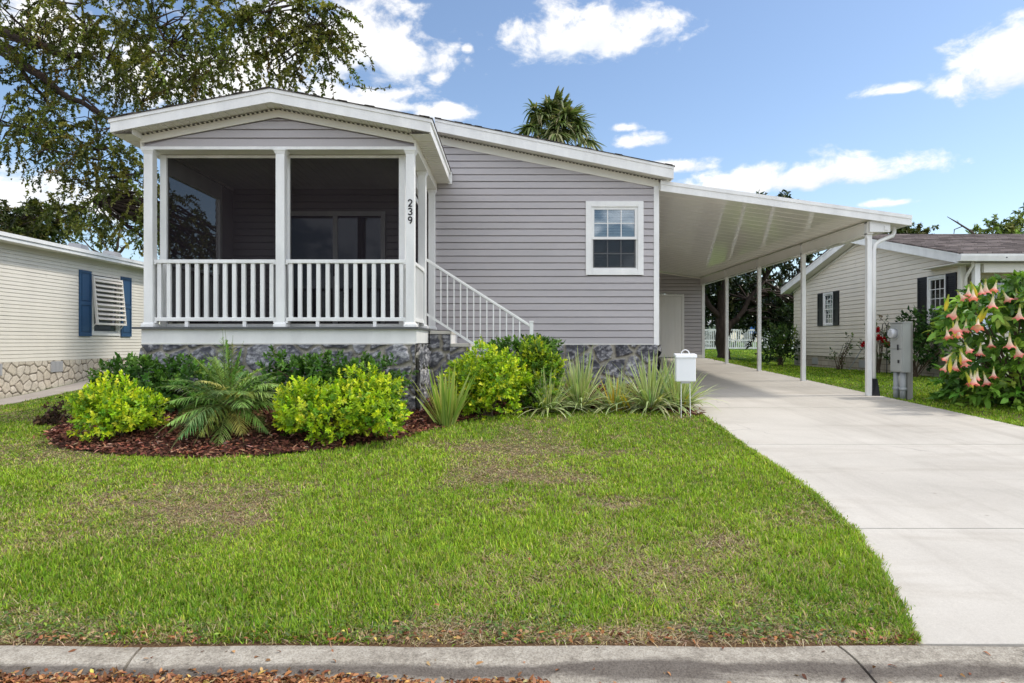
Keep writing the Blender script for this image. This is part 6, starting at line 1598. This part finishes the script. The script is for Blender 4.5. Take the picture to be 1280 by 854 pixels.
clouds = [(425, 62, 125, 62, 1.0), (300, 110, 130, 60, 1.0), (490, 75, 60, 45, .95), (735, 50, 112, 40, 1.0), (1275, 80, 84, 48, 1.0), (1005, 222, 128, 25, 1.0), (850, 208, 48, 13, .9), (500, 134, 95, 13, .8), (552, 142, 52, 15, .9), (60, 250, 120, 40, .85), (60, 40, 110, 60, .75), (190, 100, 90, 60, .7), (800, 178, 40, 14, .5), (780, 160, 28, 9, .42), (1110, 114, 52, 11, .44), (545, 100, 26, 18, .42), (586, 62, 12, 10, .38), (1105, 255, 60, 9, .45), (900, 232, 70, 10, .4), (470, 130, 120, 30, .5)]
best = None; relh = None
for px, py, rx, ry, k in clouds:
    a0 = math.atan((px - 640) / F); e0 = math.atan((427 - py) / math.hypot(F, px - 640)); q = math.cos(a0)
    dx = mathn(nt, 'MULTIPLY', mathn(nt, 'SUBTRACT', az, a0), F / rx / q ** 1.0 * .92)
    dy = mathn(nt, 'MULTIPLY', mathn(nt, 'SUBTRACT', el, e0), F / ry / q ** .5)
    dyl = mathn(nt, 'MINIMUM', dy, mathn(nt, 'MULTIPLY', dy, 1.55))
    s = mathn(nt, 'SUBTRACT', 1.0, mathn(nt, 'SQRT', mathn(nt, 'ADD', mathn(nt, 'MULTIPLY', dx, dx), mathn(nt, 'MULTIPLY', dyl, dyl))))
    s = mathn(nt, 'ADD', s, (k - 1) * .55 + (.10 if k > .8 else .10))
    if best is None: best, relh = s, dy
    else:
        gt = mathn(nt, 'GREATER_THAN', s, best); relh = mathn(nt, 'ADD', mathn(nt, 'MULTIPLY', gt, dy), mathn(nt, 'MULTIPLY', mathn(nt, 'SUBTRACT', 1, gt), relh)); best = mathn(nt, 'MAXIMUM', s, best)
# unseen cloud cover behind the camera, added to light the shaded house front
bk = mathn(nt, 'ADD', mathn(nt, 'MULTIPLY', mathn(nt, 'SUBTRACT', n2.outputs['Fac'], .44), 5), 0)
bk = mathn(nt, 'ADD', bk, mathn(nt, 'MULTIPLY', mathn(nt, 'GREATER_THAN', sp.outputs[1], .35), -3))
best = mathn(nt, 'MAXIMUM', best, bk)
d = mathn(nt, 'ADD', best, mathn(nt, 'MULTIPLY', mathn(nt, 'SUBTRACT', n1.outputs['Fac'], .51), 2.5))
r = node(nt, 'ShaderNodeMapRange', interpolation_type='SMOOTHSTEP'); r.inputs['From Min'].default_value = .0; r.inputs['From Max'].default_value = .62; L(nt, d, r.inputs['Value'])
mask = mathn(nt, 'MULTIPLY', r.outputs[0], mathn(nt, 'GREATER_THAN', sp.outputs[2], 0))
sh = node(nt, 'ShaderNodeMapRange', interpolation_type='SMOOTHSTEP'); sh.inputs['From Min'].default_value = -.75; sh.inputs['From Max'].default_value = .35; L(nt, mathn(nt, 'ADD', relh, mathn(nt, 'MULTIPLY', mathn(nt, 'SUBTRACT', n1.outputs['Fac'], .5), 2.4)), sh.inputs['Value'])
cc = mixc(nt, sh.outputs[0], (.70, .75, .83), (1.0, .985, .965))
bc = node(nt, 'ShaderNodeBackground')
# cloud strength rises behind the camera, an added fill light for the façade
back_fill = node(nt, 'ShaderNodeMapRange', interpolation_type='SMOOTHSTEP'); back_fill.inputs['From Min'].default_value = .35; back_fill.inputs['From Max'].default_value = -.25; back_fill.inputs['To Min'].default_value = CLOUD; back_fill.inputs['To Max'].default_value = CLOUD_FILL; L(nt, sp.outputs[1], back_fill.inputs['Value']); L(nt, back_fill.outputs[0], bc.inputs['Strength'])
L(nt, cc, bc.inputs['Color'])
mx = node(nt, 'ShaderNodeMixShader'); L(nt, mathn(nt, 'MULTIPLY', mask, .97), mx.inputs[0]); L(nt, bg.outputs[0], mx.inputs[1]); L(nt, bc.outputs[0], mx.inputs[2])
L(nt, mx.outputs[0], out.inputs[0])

sl = bpy.data.lights.new('sun', 'SUN'); sl.energy = SUN_STR; sl.angle = math.radians(SUN_ANG); sl.color = (1.0, .945, .86)
so_ = bpy.data.objects.new('sun', sl); COL.objects.link(so_)
import mathutils
so_.rotation_euler = mathutils.Vector(SUN).to_track_quat('Z', 'Y').to_euler(); so_.location = tuple(SUN * 60)

cam = bpy.data.cameras.new('camera'); co = bpy.data.objects.new('camera', cam); COL.objects.link(co); SC.camera = co
co.location = (0, 0, E); co.rotation_euler = (math.radians(90), 0, 0)
cam.sensor_width = 36; cam.lens = 36 * F / 1280; cam.clip_start = .05; cam.clip_end = 3000
vs = SC.view_settings; SC.display_settings.display_device = 'sRGB'; vs.view_transform = 'Standard'; vs.look = 'None'; vs.exposure = EXPO; vs.gamma = 1; vs.use_curve_mapping = False
SC.cycles.max_bounces = 8; SC.cycles.transparent_max_bounces = 16; SC.cycles.diffuse_bounces = 6
SC.cycles.caustics_reflective = False; SC.cycles.caustics_refractive = False
SC.cycles.use_denoising = True
